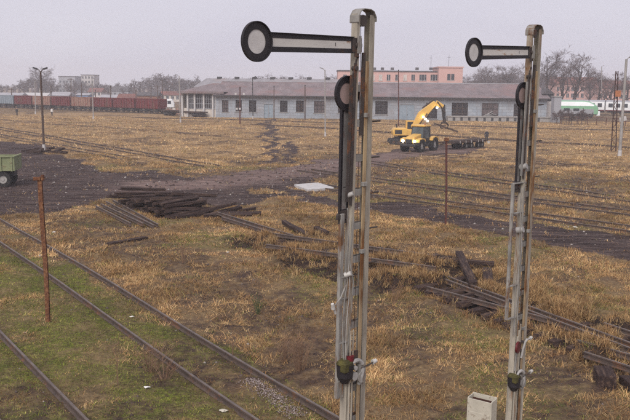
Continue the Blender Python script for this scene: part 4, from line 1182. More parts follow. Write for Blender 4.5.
# flat trailer loaded with rails behind the tractor
A = GG(446, 149.5); B = GG(478, 146.5)
dv_ = (B - A).normalized(); ang2 = math.atan2(dv_.y, dv_.x); Lt = (B - A).length
tr = thing('flat_trailer', 'low dark flat trailer with pale edge coupled behind the yellow tractor', 'trailer', A, ang2)
MB().bx(0, Lt, -1.1, 1.1, 0.70, 0.84).bx(-1.2, 0.1, -0.12, 0.12, 0.6, 0.74).build('deck', M['sleeper'], tr, bevel=0.02)
MB().bx(0.02, Lt - .02, -1.16, -1.1, 0.74, 0.88).build('edge_rail', M['sleeper'], tr)
for x_ in (0.15, 0.33, 0.5, 0.72, 0.86):
    MB().bx(Lt * x_, Lt * x_ + .08, -1.22, -1.162, 0.7, 1.0).build('stake', M['rim'], tr)
for x_ in (0.42, 0.58, 0.80, 0.92):
    for s in (1, -1): wheel(tr, (Lt * x_, s * 0.8, 0.36), 0.36, 0.3)
for i in range(5):
    me = rail_mesh([(0.3, 0, 0), (Lt * 0.95, 0, 0)], 'stacked_rail')
    o = link('stacked_rail', me, None, A + Matrix.Rotation(ang2, 3, 'Z') @ Vector((0, -0.7 + 0.3 * i, 0.845)), ang2)
    tag(o, '%s from the near edge of the rails lying on the flat trailer' % ORD[i], 'rail', 'rails on the trailer')

# excavator
Ye = 95.0
e0 = GG(403, 144.5); Ye = e0.y
ex = thing('excavator', 'yellow excavator with lit work lamps lifting a rail behind the tractor', 'excavator', (e0.x, e0.y, hgt(e0.x, e0.y)), 0.0)
def EL(px, py, dy=0.0):
    return at(px, py, Ye + dy) - Vector((e0.x, e0.y, hgt(e0.x, e0.y)))
for s in (-1, 1):
    y_ = s * 1.0
    prof = [(-1.9, 0.35), (-1.6, 0.05), (1.6, 0.05), (1.9, 0.35), (1.7, 0.75), (-1.7, 0.75)]
    c_ = MB().extrude(prof, 'y', y_ - 0.25, y_ + 0.25).build('crawler_track', M['darkmetal'], ex, bevel=0.04)
    for k in range(5): MB().cyl((-1.3 + 0.65 * k, y_ - 0.29, 0.32), (-1.3 + 0.65 * k, y_ + 0.29, 0.32), 0.2, n=12).build('track_roller', M['iron'], c_)
MB().bx(-1.1, 1.1, -0.8, 0.8, 0.5, 0.95).cyl((0, 0, 0.9), (0, 0, 1.15), 0.7, n=20).build('undercarriage', M['darkmetal'], ex)
eb = MB().extrude([(-1.35, 1.15), (1.35, 1.15), (1.35, 1.5), (0.2, 2.05), (-1.2, 2.05), (-1.42, 1.7)], 'y', -1.25, 1.25).build('engine_body', M['yellow'], ex, bevel=0.08)
MB().bx(-1.15, -0.3, -1.262, -1.25, 1.35, 1.85).build('engine_grille', M['darkmetal'], eb)
MB().cyl((-0.8, 0.5, 2.05), (-0.8, 0.5, 2.5), 0.08, n=10).build('exhaust', M['darkmetal'], eb)
cb = link('operator_cab', None, ex)
MB().extrude([(0.35, 1.2), (1.75, 1.2), (1.85, 1.9), (1.5, 2.95), (0.35, 2.95)], 'y', 0.2, 1.25).build('cab_shell', M['yellow'], cb, bevel=0.05)
MB().extrude([(0.5, 1.9), (1.72, 1.9), (1.45, 2.8), (0.5, 2.8)], 'y', 0.19, 1.26).build('cab_window', M['glass'], cb)
# boom, bent in two pieces, stick and grapple (in the picture plane)
P0, P1, P2 = EL(413.5, 128.5), EL(421, 115.5), EL(435.5, 102.5)
P3, P4 = EL(442.8, 107.2), EL(444.3, 120)
b = MB().beam(P0, P1, 0.55, 0.75, 0.5, 0.95, upv=(0, 1, 0)).beam(P1 - (P2 - P1) * 0.06, P2, 0.5, 0.92, 0.4, 0.5, upv=(0, 1, 0))
b2 = MB()
def plate(pts, y0, y1):
    return MB().extrude([(p_.x, p_.z) for p_ in pts], 'y', y0, y1)
nrm = lambda a_, c_: Vector((-(c_ - a_).z, 0, (c_ - a_).x)).normalized()
n01, n12 = nrm(P0, P1), nrm(P1, P2)
bm_ = plate([P0 - n01 * .35, P1 - n01 * .42 + Vector((.12, 0, -.1)), P2 - n12 * .22, P2 + n12 * .30, P1 + n12 * .52, P0 + n01 * .35], -0.28, 0.28)
bm_.build('boom', M['yellow'], ex, bevel=0.05)
n34 = nrm(P2, P3)
plate([P2 - n34 * .30, P3 - n34 * .22, P3 + n34 * .30, P2 + n34 * .32], -0.22, 0.22).build('jib', M['yellow'], ex, bevel=0.04)
n45 = nrm(P3, P4)
plate([P3 - n45 * .24 + Vector((0, 0, .3)), P4 - n45 * .16, P4 + n45 * .16, P3 + n45 * .26 + Vector((0, 0, .3))], -0.18, 0.18).build('stick', M['darkmetal'], ex, bevel=0.03)
hc = MB().cyl(P0 + Vector((.5, -.36, .3)), P1.lerp(P2, .35) + Vector((.12, -.36, -.3)), 0.09, n=10).cyl(P1.lerp(P2, .3) + n12 * .6, P2 + n12 * .42, 0.09, n=10)
hc.build('hydraulic_cylinder', M['iron'], ex)
MB().cyl(P2 + Vector((.2, -.25, .1)), P3.lerp(P4, .45) + Vector((.2, -.25, 0)), 0.08, n=10).build('hydraulic_cylinder', M['iron'], ex)
gp = link('grapple', None, ex, P4)
MB().cyl((0, 0, -0.25), (0, 0, 0.1), 0.2, n=12).bx(-0.35, 0.35, -0.25, 0.25, -0.42, -0.22).build('grapple_head', M['iron'], gp, bevel=0.03)
for s in (-1, 1):
    MB().tube([(s * 0.25, 0, -0.35), (s * 0.52, 0, -0.6), (s * 0.42, 0, -0.92), (s * 0.10, 0, -1.08)], [0.12, 0.11, 0.09, 0.05], 6).build('grapple_claw', M['iron'], gp)
for (px, py) in ((423.3, 116.8), (427.5, 121), (437, 107.5), (425.5, 119)):
    q = EL(px, py, -0.55)
    MB().cyl(q, q + Vector((0, -0.08, 0)), 0.13, n=12).build('work_lamp', M['lamp'], ex)
q1, q2 = at(434, 124.3, Ye), at(458, 132.8, Ye)
hm = rail_mesh([q1, q2], 'lifted_rail', k=1.5)
tag(link('lifted_rail', hm), 'rail hanging in the claws of the excavator grapple', 'rail')

def person(px, py, label, cols, h=1.74, pose=0, rz=0.0):
    p = GG(px, py)
    me = bpy.data.meshes.new('person')
    V = [(0, 0, .95), (0, 0, 1.15), (0, 0, 1.40), (0, -.01, 1.50), (0, -.02, 1.58), (0, -.02, 1.70),
         (.10, 0, .90), (.12, -.02, .50), (.13, .02, .09), (.13, -.14, .04), (-.10, 0, .90), (-.12, .0, .50), (-.13, .04, .09), (-.13, -.12, .04),
         (.19, 0, 1.42), (.25, .02, 1.13), (.26, -.10, .90), (.25, -.14, .80), (-.19, 0, 1.42), (-.25, .02, 1.13), (-.26, -.12, .90), (-.25, -.16, .80)]
    E = [(0, 1), (1, 2), (2, 3), (3, 4), (4, 5), (0, 6), (6, 7), (7, 8), (8, 9), (0, 10), (10, 11), (11, 12), (12, 13), (2, 14), (14, 15), (15, 16), (16, 17), (2, 18), (18, 19), (19, 20), (20, 21)]
    rad = [.17, .15, .16, .06, .075, .085, .10, .075, .055, .045, .10, .075, .055, .045, .085, .06, .045, .04, .085, .06, .045, .04]
    k = h / 1.78
    me.from_pydata([tuple(c * k for c in v_) for v_ in V], E, [])
    o = link('person', me, None, (p.x, p.y, p.z), rz)
    sk = o.modifiers.new('skin', 'SKIN')
    for i, r_ in enumerate(rad):
        d_ = me.skin_vertices[0].data[i]; d_.radius = (r_ * k, r_ * k * .85); d_.use_root = (i == 0)
    o.modifiers.new('sub', 'SUBSURF').levels = 1
    o.modifiers['sub'].render_levels = 2
    m_, nt, bs = newmat('person_clothes')
    tcn = nt.nodes.new('ShaderNodeTexCoord'); sx = nt.nodes.new('ShaderNodeSeparateXYZ')
    nt.links.new(tcn.outputs['Object'], sx.inputs[0])
    mr = N(nt, 'MapRange'); mr.inputs['From Max'].default_value = h; nt.links.new(sx.outputs['Z'], mr.inputs['Value'])
    c_ = ramp(nt, mr.outputs[0], [(0.0, (0.02, 0.02, 0.02)), (0.07, cols[0]), (0.52, cols[1]), (0.86, (0.45, 0.28, 0.22)), (0.955, cols[2])], True)
    nt.links.new(c_, bs.inputs['Base Color']); bs.inputs['Roughness'].default_value = 0.9
    me.materials.append(m_)
    tag(o, label, 'person')
    return o
person(486.3, 143, 'person in dark clothes standing on the track right of the trailer', [(0.03, 0.03, 0.035), (0.035, 0.035, 0.045), (0.02, 0.02, 0.02)])
person(17, 116, 'person in dark clothes standing in front of the grey wagon at far left', [(0.02, 0.02, 0.025), (0.02, 0.02, 0.025), (0.02, 0.02, 0.02)])
person(52, 116, 'person in pale jacket before the red wagons', [(0.03, 0.03, 0.035), (0.6, 0.58, 0.56), (0.05, 0.04, 0.04)])
p = GG(486.6, 143.6)
tag(MB().cyl((0, 0, 0.0), (0, 0, 0.34), 0.17, 0.2, n=16).ring((0, 0, 0.34), 0.17, 0.215, 0.03, 'z', 16).build('white_bucket', M['porcelain'], None, p + Vector((0.15, -0.5, 0)), smooth=True), 'white bucket at the feet of the person by the trailer', 'bucket')

# green open trailer at the left edge
p = GG(13.0, 187.5)
gt = thing('farm_trailer', 'faded green open tipping trailer cut off by the left edge', 'trailer', (p.x - 2.4, p.y + 0.9, hgt(p.x, p.y)), R(8))
b = MB().bx(-2.4, 2.3, -1.1, -1.02, 1.12, 2.05).bx(-2.4, 2.3, 1.02, 1.1, 1.12, 2.05).bx(2.3, 2.38, -1.1, 1.1, 1.12, 2.05).bx(-2.48, -2.4, -1.1, 1.1, 1.12, 2.05).bx(-2.4, 2.3, -1.0, 1.0, 1.10, 1.2)
b.build('tub', M['greenpaint'], gt)
for x_ in (-2.2, -0.9, 0.4, 1.5, 2.2):
    MB().bx(x_ - .05, x_ + .05, -1.16, -1.1, 1.1, 2.08).build('side_rib', M['greenpaint'], gt)
MB().bx(-2.5, 2.42, -1.18, -1.0, 2.05, 2.12).bx(2.26, 2.42, -1.0, 1.15, 2.05, 2.12).build('top_rim', M['greenpaint'], gt)
MB().bx(-2.4, 2.2, -0.5, 0.5, 0.72, 1.05).build('chassis', M['darkmetal'], gt)
for x_ in (-1.2, 0.5, 1.55):
    for s in (-1, 1): wheel(gt, (x_, s * 0.85, 0.52), 0.52, 0.34)
# rubble and logs round the foot of the timber pole
rq = random.Random(5)
for i in range(9):
    pxx = 30 + i * 4.2; pyy = 149 + rq.uniform(0, 5)
    p = GG(pxx, pyy); d = Vector((rq.uniform(.2, 1), rq.uniform(-1, 1), 0)).normalized() * rq.uniform(0.4, 0.9)
    o = beam_between(p - d + Vector((0, 0, .14)), p + d + Vector((0, 0, .14 + rq.uniform(-.05, .25))), 0.28, 0.2, 'scrap_timber')
    tag(o, '%s from the left of the scrap timbers round the foot of the dark lamp pole' % ORD[i], 'timber', 'scrap timbers by the lamp pole')

# ------------------------------------------------------------------ red gondola wagons
WA, WB = G(162.5, 114.0), G(18.0, 108.2)
dW = (WB - WA); LW = dW.length; dW.normalize(); angW = math.atan2(dW.y, dW.x)
def gondola(i, p0, L, mat, label):
    t = thing('gondola_wagon', label, 'wagon', p0, angW, 'wagons standing in the far siding')
    l = L - 0.7
    b = MB().bx(0, l, 1.35, 1.42, 1.2, 3.35).bx(0, l, -1.42, -1.35, 1.2, 3.35).bx(0, .07, -1.35, 1.35, 1.2, 3.35).bx(l - .07, l, -1.35, 1.35, 1.2, 3.35).bx(.07, l - .07, -1.35, 1.35, 1.1, 1.25)
    b.build('side_walls', M[mat], t)
    for s in (-1, 1):
        for k in range(9):
            x_ = 0.05 + (l - .1) * k / 8
            MB().bx(x_ - .07, x_ + .07, s * 1.42, s * 1.54, 1.15, 3.4).build('side_post', M[mat], t)
        MB().bx(-.02, l + .02, s * 1.36, s * 1.48, 3.35, 3.47).build('top_rail', M[mat], t)
    MB().bx(0, l, -0.9, 0.9, 0.9, 1.1).bx(-.35, 0, -.15, .15, .95, 1.12).bx(l, l + .35, -.15, .15, .95, 1.12).build('underframe', M['darkmetal'], t)
    for xb_ in (1.9, l - 1.9):
        bo = MB().bx(xb_ - 1.3, xb_ + 1.3, -1.05, -0.9, .45, .8).bx(xb_ - 1.3, xb_ + 1.3, .9, 1.05, .45, .8).build('bogie', M['darkmetal'], t)
        for x_ in (xb_ - .9, xb_ + .9):
            MB().cyl((x_, -.82, .46), (x_, -.7, .46), .46, n=16).cyl((x_, .7, .46), (x_, .82, .46), .46, n=16).cyl((x_, -.7, .46), (x_, .7, .46), .09, n=8).build('wheelset', M['iron'], bo)
cols = ['wagonred', 'wagonred', 'wagonred', 'wagontan', 'wagonred', 'wagontan', 'wagonred', 'wagongrey', 'wagongrey']
labs = ['nearest red gondola wagon, at the right end of the row', 'second red gondola wagon from the right end of the row', 'third red gondola wagon from the right end of the row',
        'tan and rust gondola wagon in the middle of the row', 'dark red gondola wagon between two tan wagons', 'second tan wagon, farther left in the row', 'last red gondola wagon at the left end of the red row',
        'grey blue wagon right after the red ones', 'grey blue wagon cut by the left edge']
nW = 7; Lw = LW / nW
for i in range(9):
    pp = WA + dW * (Lw * i)
    gondola(i, Vector((pp.x, pp.y, 0.1)), Lw, cols[i], labs[i])
def far_rail(p, d, L):
    tk = thing('railway_track', 'siding track under the row of red wagons', 'railway track', (0, 0, 0), group='railway tracks of the yard')
    for o_ in (-.75, .75):
        s_ = Vector((d.y, -d.x, 0)) * o_
        link('rail', rail_mesh([Vector(p) + s_ - d * 12, Vector(p) + s_ + d * L]), tk)
far_rail(Vector((WA.x, WA.y, -0.03)), dW, LW + 60)
# flat wagon right of the row
p = G(203, 117.6); q = G(166, 115.2); d_ = (q - p); Lf = d_.length; a_ = math.atan2(d_.y, d_.x)
fw = thing('flat_wagon', 'empty dark flat wagon in front of the columned hall', 'wagon', (p.x, p.y, 0.0), a_)
MB().bx(0, Lf, -1.3, 1.3, 1.0, 1.25).build('deck', M['sleeper'], fw)
MB().bx(.3, Lf - .3, -.6, .6, .7, 1.0).build('underframe', M['darkmetal'], fw)
for xb_ in (1.6, Lf - 1.6):
    bo = MB().bx(xb_ - 1.2, xb_ + 1.2, -1.05, -.9, .4, .75).bx(xb_ - 1.2, xb_ + 1.2, .9, 1.05, .4, .75).build('bogie', M['darkmetal'], fw)
    for x_ in (xb_ - .85, xb_ + .85): MB().cyl((x_, -.82, .46), (x_, .82, .46), .46, n=14).build('wheelset', M['iron'], bo)

# ------------------------------------------------------------------ long shed
S1 = G(216, 117.6); S2 = G(546, 121.6)
S1.z = S2.z = 0
dS = (S2 - S1); LS = dS.length; dS.normalize(); angS = math.atan2(dS.y, dS.x); nS = Vector((dS.y, -dS.x, 0))   # towards the camera
def onwall(px, py):
    d = ray(px, py); t_ = (S1 - CAMP).dot(nS) / d.dot(nS)
    q = CAMP + d * t_
    return (q - S1).dot(dS), q.z
shed = thing('long_shed', 'long low grey blue shed with dark openings and brownish sheet roof', 'building', S1, angS)
# local x along the wall, local +y away from the camera
ops = [(222, 228.5, 100.2, 112), (235.5, 241.8, 100, 111.5), (249, 256.2, 100.2, 112), (280, 287.5, 100.5, 112), (296, 303.8, 100.5, 112), (314, 324.5, 100.8, 113), (338, 348, 101, 113), (375.5, 387.5, 101, 114.5),
       (426, 437, 103, 118.6), (452, 467.5, 102.5, 119.4), (482, 498, 103, 120), (514, 528, 103.5, 120)]
doors = [(264, 273, 104, 118.2), (399.5, 414, 104.5, 120.2)]
EAVE = 4.85
rects = []
for i, o in enumerate(ops + doors):
    x0, z1 = onwall(o[0], o[2]); x1, z0 = onwall(o[1], o[3])
    z0 = max(z0, 0.02)
    rects.append((x0, x1, z0 if i < len(ops) else 0.02, z1, i >= len(ops)))
rects.sort()
b = MB(); x = 0.0
for (x0, x1, z0, z1, dr) in rects:
    b.bx(x, x0, 0, 0.35, 0, EAVE)
    if z0 > 0.05: b.bx(x0, x1, 0, 0.35, 0, z0)
    b.bx(x0, x1, 0, 0.35, z1, EAVE)
    x = x1
b.bx(x, LS, 0, 0.35, 0, EAVE)
DEP = 24.0
b.bx(0, 0.35, 0.35, DEP, 0, EAVE).bx(LS - .35, LS, 0.35, DEP, 0, EAVE).bx(0, LS, DEP, DEP + .3, 0, EAVE)
RIDGE = 7.75
for xx in (0, LS - .35):
    b.add([(xx, 0.0, EAVE), (xx, DEP, EAVE), (xx, DEP / 2, RIDGE - .15), (xx + .35, 0, EAVE), (xx + .35, DEP, EAVE), (xx + .35, DEP / 2, RIDGE - .15)],
          [(0, 1, 2), (5, 4, 3), (0, 3, 4, 1), (1, 4, 5, 2), (2, 5, 3, 0)])
b.build('wall', M['wall'], shed)
b = MB()
for s in (0, 1):
    y0, y1 = (-0.9, DEP / 2) if s == 0 else (DEP + .9, DEP / 2)
    ze = EAVE - .05
    b.add([(-.5, y0, ze), (LS + .5, y0, ze), (LS + .5, y1, RIDGE), (-.5, y1, RIDGE), (-.5, y0, ze + .14), (LS + .5, y0, ze + .14), (LS + .5, y1, RIDGE + .14), (-.5, y1, RIDGE + .14)],
          [(3, 2, 1, 0), (4, 5, 6, 7), (0, 1, 5, 4), (1, 2, 6, 5), (2, 3, 7, 6), (3, 0, 4, 7)])
rf = b.build('roof', M['roofpink'], shed)
MB().bx(-.5, LS + .5, DEP / 2 - .3, DEP / 2 + .3, RIDGE + .1, RIDGE + .3).build('ridge_cap', M['roofgrey'], rf)
MB().bx(-.5, LS + .5, -1.05, -.9, EAVE - .22, EAVE + .02).build('gutter', M['darkmetal'], rf)
for i, (x0, x1, z0, z1, dr) in enumerate(rects):
    if dr:
        d = MB().bx(x0, x1, .1, .2, z0, z1).build('door', M['doorblue'], shed)
        xm = (x0 + x1) / 2
        MB().bx(x0 - .12, x0, -.04, .12, 0, z1 + .12).bx(x1, x1 + .12, -.04, .12, 0, z1 + .12).bx(x0, x1, -.04, .12, z1, z1 + .12).bx(xm - .05, xm + .05, .05, .1, z0, z1).build('door_frame', M['frame'], d)
        MB().bx(xm + .12, xm + .2, .02, .1, 1.0, 1.25).build('door_handle', M['darkmetal'], d)
    else:
        w = MB().bx(x0, x1, .22, .26, z0, z1).build('window', M['darkopening'] if i % 3 else M['dirtyglass'], shed)
        f = MB(); n = 3
        for k in range(n + 1):
            xx = x0 + (x1 - x0) * k / n; f.bx(xx - .05, xx + .05, .12, .219, z0, z1)
        for k in range(4):
            zz = z0 + (z1 - z0) * k / 3; f.bx(x0, x1, .10, .118, zz - .05, zz + .05)
        f.build('window_frame', M['polewood'] if i % 2 else M['darkmetal'], w)
        MB().bx(x0 - .15, x1 + .15, -.12, .0, z0 - .14, z0 - .02).build('window_sill', M['concrete'], w)
MB().cyl((LS * .41, -.25, 3.6), (LS * .41, -.02, 3.6), .45, n=16).build('wall_lamp', M['whitewash'], shed)
# broken pale boards in the right-hand opening
p_, z_ = onwall(489, 115.5)
b = MB()
rq = random.Random(8)
for k in range(6): b.beam((p_ + rq.uniform(-1.2, .2), .05, .9 + rq.uniform(0, .4)), (p_ + rq.uniform(.2, 1.6), .08, 1.0 + rq.uniform(.2, 1.1)), .25, .04)
b.build('broken_boards', M['whitewash'], shed)
# loading dock along the right half
x0, _ = onwall(446, 120); 
b = MB().bx(x0, LS + 2.0, -3.2, -.02, 0, 1.05)
dk = b.build('loading_dock', M['concrete'], shed, bevel=.03)
MB().bx(x0 - .1, LS + 2.1, -3.35, -3.2, .9, 1.12).build('dock_edge', M['concrete'], dk)
for k in range(12): MB().bx(x0 + 1 + k * 1.6, x0 + 1.5 + k * 1.6, -3.26, -3.2, .15, .8).build('dock_recess', M['darkmetal'], dk)

# second shed behind, paler roof
q0 = at(196, 84, 218); q1 = at(346, 84, 206)
d_ = q1 - q0; d_.z = 0; L2 = d_.length; a2 = math.atan2(d_.y, d_.x)
s2 = thing('rear_shed', 'pale roofed shed rising behind the left half of the long shed', 'building', (q0.x, q0.y, 0), a2)
MB().bx(0, L2, 0, 16, 0, 6.4).build('wall', M['fargrey'], s2)
b = MB()
for s in (0, 1):
    y0, y1 = (-0.6, 8) if s == 0 else (16.6, 8)
    b.add([(-.5, y0, 6.3), (L2 + .5, y0, 6.3), (L2 + .5, y1, 8.7), (-.5, y1, 8.7), (-.5, y0, 6.45), (L2 + .5, y0, 6.45), (L2 + .5, y1, 8.85), (-.5, y1, 8.85)],
          [(3, 2, 1, 0), (4, 5, 6, 7), (0, 1, 5, 4), (1, 2, 6, 5), (2, 3, 7, 6), (3, 0, 4, 7)])
rf = b.build('roof', M['roofpale'], s2)
for k in range(7): MB().bx(3 + k * 5.2, 4.0 + k * 5.2, 7.2, 8.4, 8.5, 9.3).build('roof_vent', M['darkmetal'], rf)

# columned hall at the left end
c0 = G(181.5, 116.8); c1 = G(216.5, 117.6); c0.z = c1.z = 0
d_ = c1 - c0; L3 = d_.length; a3 = math.atan2(d_.y, d_.x)
hall = thing('columned_hall', 'open hall with pale columns and dark glazed bays at the left end of the shed', 'building', c0, a3)
EH = 5.5
MB().bx(0, L3, .5, 14, 0, 1.9).bx(0, .3, .5, 14, 1.9, EH).bx(L3 - .3, L3, .5, 14, 1.9, EH).bx(0, L3, 13.7, 14, 1.9, EH).bx(.3, L3 - .3, .5, 1.2, EH - .55, EH).build('wall', M['column'], hall)
edges = [0.012, .17, .37, .63, .886, .99]
for k in edges:
    MB().bx(L3 * k - .2, L3 * k + .2, .1, .5, 0, EH).build('column', M['whitewash'], hall, bevel=.03)
for k in range(1, 5):
    x0, x1 = L3 * edges[k] + .2, L3 * edges[k + 1] - .2
    if x1 - x0 < .4: continue
    w = MB().bx(x0, x1, .42, .47, 1.9, EH - .5).build('glazed_bay', M['darkopening'], hall)
    f = MB()
    for i in range(5): xx = x0 + (x1 - x0) * i / 4; f.bx(xx - .04, xx + .04, .37, .419, 1.9, EH - .5)
    for i in range(4): zz = 1.9 + (EH - 2.4) * i / 3; f.bx(x0, x1, .35, .368, zz - .04, zz + .04)
    f.build('glazing_bar', M['frame'], w)
b = MB()
b.add([(-.7, -.6, EH), (L3 + 2, -.6, EH), (L3 + 2, 15, EH), (-.7, 15, EH), (4.5, 7, 7.4), (L3 - 2.5, 7, 7.4)], [(0, 1, 5, 4), (1, 2, 5), (2, 3, 4, 5), (3, 0, 4), (3, 2, 1, 0)])
b.bx(-.72, L3 + 2, -.68, -.6, EH - .35, EH + .1)
b.build('hip_roof', M['roofpink'], hall)
# low patched fence before the hall
f0 = G(165, 114.6); f1 = G(228, 117.8); f0.z = f1.z = 0
d_ = f1 - f0; L4 = d_.length
fen = thing('panel_fence', 'low patched concrete panel fence in front of the columned hall', 'fence', f0 + Vector((0, 2, 0)), math.atan2(d_.y, d_.x))
k = 0; x = 0
rq = random.Random(3)
while x < L4 - 1:
    h_ = rq.uniform(1.15, 1.75)
    MB().bx(x + .06, x + 1.10, -.04, .04, .1, h_).build('panel', rq.choice([M['column'], M['brick'], M['concrete'], M['wagontan']]), fen)
    MB().bx(x - .06, x + .06, -.08, .08, 0, 1.7).build('fence_post', M['concrete'], fen)
    x += 1.16

# pale annex and grey hut at the right end of the shed
p = G(541, 121.0); p.z = 0
an = thing('gabled_annex', 'small pale annex with dark gabled top at the right end of the shed', 'building', p + Vector((0, -1, 0)), angS)
wA = (G(550, 121).x - p.x)
MB().bx(0, wA, 0, 5, 0, 4.3).build('wall', M['farhouse'], an)
MB().bx(0.05, wA - .05, .05, 4.9, 4.3, 5.8).build('upper_glazing', M['glass'], an)
MB().extrude([(-.3, 5.8), (wA + .3, 5.8), (wA / 2 - .2, 7.0)], 'y', -.3, 5.2).build('gable_roof', M['darkroof'], an)
for k in range(4): MB().bx(wA * k / 3 - .06, wA * k / 3 + .06, -.04, .05, 4.3, 5.8).build('mullion', M['darkmetal'], an)
p = G(549.5, 122.5); p.z = 0
hu = thing('concrete_hut', 'narrow grey concrete hut between the annex and the green railcar', 'hut', p + Vector((0.3, -1.5, 0)), angS)
MB().bx(0, 1.45, 0, 2.4, 0, 5.3).build('wall', M['fargrey'], hu)
MB().bx(-.12, 1.57, -.12, 2.5, 5.3, 5.5).build('flat_roof', M['concrete'], hu)
MB().bx(.35, 1.1, -.04, 0, .1, 2.1).build('door', M['frame'], hu)

# ------------------------------------------------------------------ pink office building
Yp = 262.0
def bld(x0, x1, ytop, Y, dep, mat, label, name='building', roof=None, rise=0.0, rz=0.0, wins=None, wmat='glass', cat='building', group=None, roofmat='darkroof'):
    a_, c_ = at(x0, ytop, Y), at(x1, ytop, Y)
    w = c_.x - a_.x; h = a_.z
    t = thing(name, label, cat, (a_.x, Y, 0), rz, group)
    MB().bx(0, w, 0, dep, -0.3, h).build('wall', M[mat], t)
    if rise > 0:
        MB().extrude([(-.4, h), (dep + .4, h), (dep / 2, h + rise)], 'x', -.4, w + .4).build('roof', M[roofmat], t)
    else:
        MB().bx(-.25, w + .25, -.25, dep + .25, h, h + .35).build('roof', M[roofmat], t)
    if wins:
        nx, nz, ww, wh, z0, dz = wins
        me = MB().bx(-ww / 2, ww / 2, -.06, .0, 0, wh).mesh('window'); me.materials.append(M[wmat])
        fr = MB().bx(-ww / 2 - .1, ww / 2 + .1, -.12, -.062, -.12, 0).bx(-.05, .05, -.1, -.062, 0, wh).mesh('window_frame'); fr.materials.append(M['frame'])
        for j in range(nz):
            for i in range(nx):
                xx = w * (i + .5) / nx; zz = z0 + dz * j
                if zz + wh > h: continue
                o = link('window', me, t, (xx, 0, zz)); link('window_frame', fr, o)
    return t
pk = bld(338, 439, 71.0, Yp, 12, 'pink', 'pink rendered office block with dark flat roof behind the shed', 'office_block')
a_ = at(338, 71, Yp)
for px, kind in ((345, 0), (355, 0), (372.8, 1), (380.5, 1), (388.5, 0), (397, 0), (405, 1), (413, 0), (421, 0), (424.5, 0), (432.2, 0), (435.5, 0)):
    q = at(px, 80.3, Yp) - a_; zt_ = at(px, 74.6, Yp).z; zb_ = at(px, 80.3, Yp).z
    for dz in (0, -3.6):
        w = MB().bx(q.x - .55, q.x + .55, -.06, 0, zb_ + dz, zt_ + dz).build('window', M['paleglass'] if kind else M['glass'], pk)
        MB().bx(q.x - .7, q.x + .7, -.16, -.061, zb_ + dz - .15, zb_ + dz).bx(q.x - .05, q.x + .05, -.1, -.061, zb_ + dz, zt_ + dz).build('window_frame', M['farhouse'], w)
for px in (375, 383, 393, 418, 432):
    q = at(px, 70, Yp) - a_
    MB().bx(q.x - .5, q.x + .5, 2, 3, at(px, 71, Yp).z + .35, at(px, 71, Yp).z + 1.2).build('chimney', M['darkroof'], pk)
for px in (431.5, 449):
    pass
tw = bld(439, 463, 67.5, Yp - 3, 14, 'pink', 'taller pink end block with paired dark windows, right of the dark roofed wing', 'office_block', roofmat='pink')
a_ = at(439, 67.5, Yp - 3)
for px in (448.8, 452.6):
    q = at(px, 80, Yp - 3) - a_
    for dz in (0, -3.6):
        zb_, zt_ = at(px, 80, Yp - 3).z + dz, at(px, 73.8, Yp - 3).z + dz
        w = MB().bx(q.x - .5, q.x + .5, -.06, 0, zb_, zt_).build('window', M['glass'], tw)
        MB().bx(q.x - .6, q.x + .6, -.16, -.061, zb_ - .15, zb_).build('window_frame', M['farhouse'], w)
for px, lab in ((430.8, 'thin aerial mast on the left pink wing roof'), (448.7, 'thin aerial mast on the taller pink block')):
    p_ = at(px, 69.5 if px < 440 else 67, Yp + 2); q_ = at(px, 55, Yp + 2)
    t = thing('roof_aerial', lab, 'aerial', p_)
    MB().cyl((0, 0, -.5), (0, 0, q_.z - p_.z), .06, .04, n=6).build('mast_tube', M['darkmetal'], t)
    MB().bx(-.5, .5, -.03, .03, (q_.z - p_.z) * .8, (q_.z - p_.z) * .8 + .06).build('aerial_bar', M['darkmetal'], t)

# ------------------------------------------------------------------ trains at right
def railcar_green():
    p0 = G(553, 118.2); p1 = G(597, 119.0); p0.z = p1.z = 0.15
    d_ = p1 - p0; L = d_.length
    t = thing('green_railcar', 'green roofed white striped railcar nose standing behind the bushes', 'railcar', p0, math.atan2(d_.y, d_.x))
    def sect(x, k, zt):   # half profile ring
        return [(x, -1.4 * k, 1.0), (x, -1.45 * k, 2.2), (x, -1.42 * k, 2.9), (x, -1.15 * k, zt - .25), (x, -.5 * k, zt), (x, .5 * k, zt), (x, 1.15 * k, zt - .25), (x, 1.42 * k, 2.9), (x, 1.45 * k, 2.2), (x, 1.4 * k, 1.0)]
    st = [(-6, 1, 4.1), (L * .68, 1, 4.1), (L * .80, .98, 3.95), (L * .9, .93, 3.45), (L * .97, .85, 2.95), (L * 1.0, .75, 2.4)]
    vs = []; fs = []
    for x, k, zt in st:
        pr = sect(x, k, zt)
        if zt < 3.2: pr = [(a, c, min(z, zt)) for a, c, z in pr]
        vs += pr
    n = 10
    for i in range(len(st) - 1):
        for j in range(n): fs.append((i * n + j, i * n + (j + 1) % n, (i + 1) * n + (j + 1) % n, (i + 1) * n + j))
    fs += [tuple(range(n)), tuple((len(st) - 1) * n + j for j in range(n))]
    me = bpy.data.meshes.new('body'); me.from_pydata(vs, [], fs)
    for k_ in ('traingreen', 'trainwhite', 'fargrey'): me.materials.append(M[k_])
    for i in range(len(st) - 1):
        for j in range(n):
            me.polygons[i * n + j].material_index = {0: 2, 2: 1, 6: 1, 8: 2, 9: 2}.get(j, 0) if i < 3 else 0
    me.validate()
    link('body', me, t)
    for k in range(5): MB().bx(-4 + k * 2.1, -2.7 + k * 2.1, -1.475, -1.45, 1.7, 2.3).build('window', M['glass'], t)
    MB().bx(-5, L * .9, -1.1, 1.1, .45, 1.0).build('underframe', M['darkmetal'], t)
    MB().bx(L * .96, L * 1.05, -1.0, 1.0, .55, 1.7).build('front_apron', M['trainwhite'], t, bevel=.15)
    for x in (0, 2.2, L * .7, L * .85): MB().cyl((x, -.8, .42), (x, .8, .42), .42, n=14).build('wheelset', M['iron'], t)
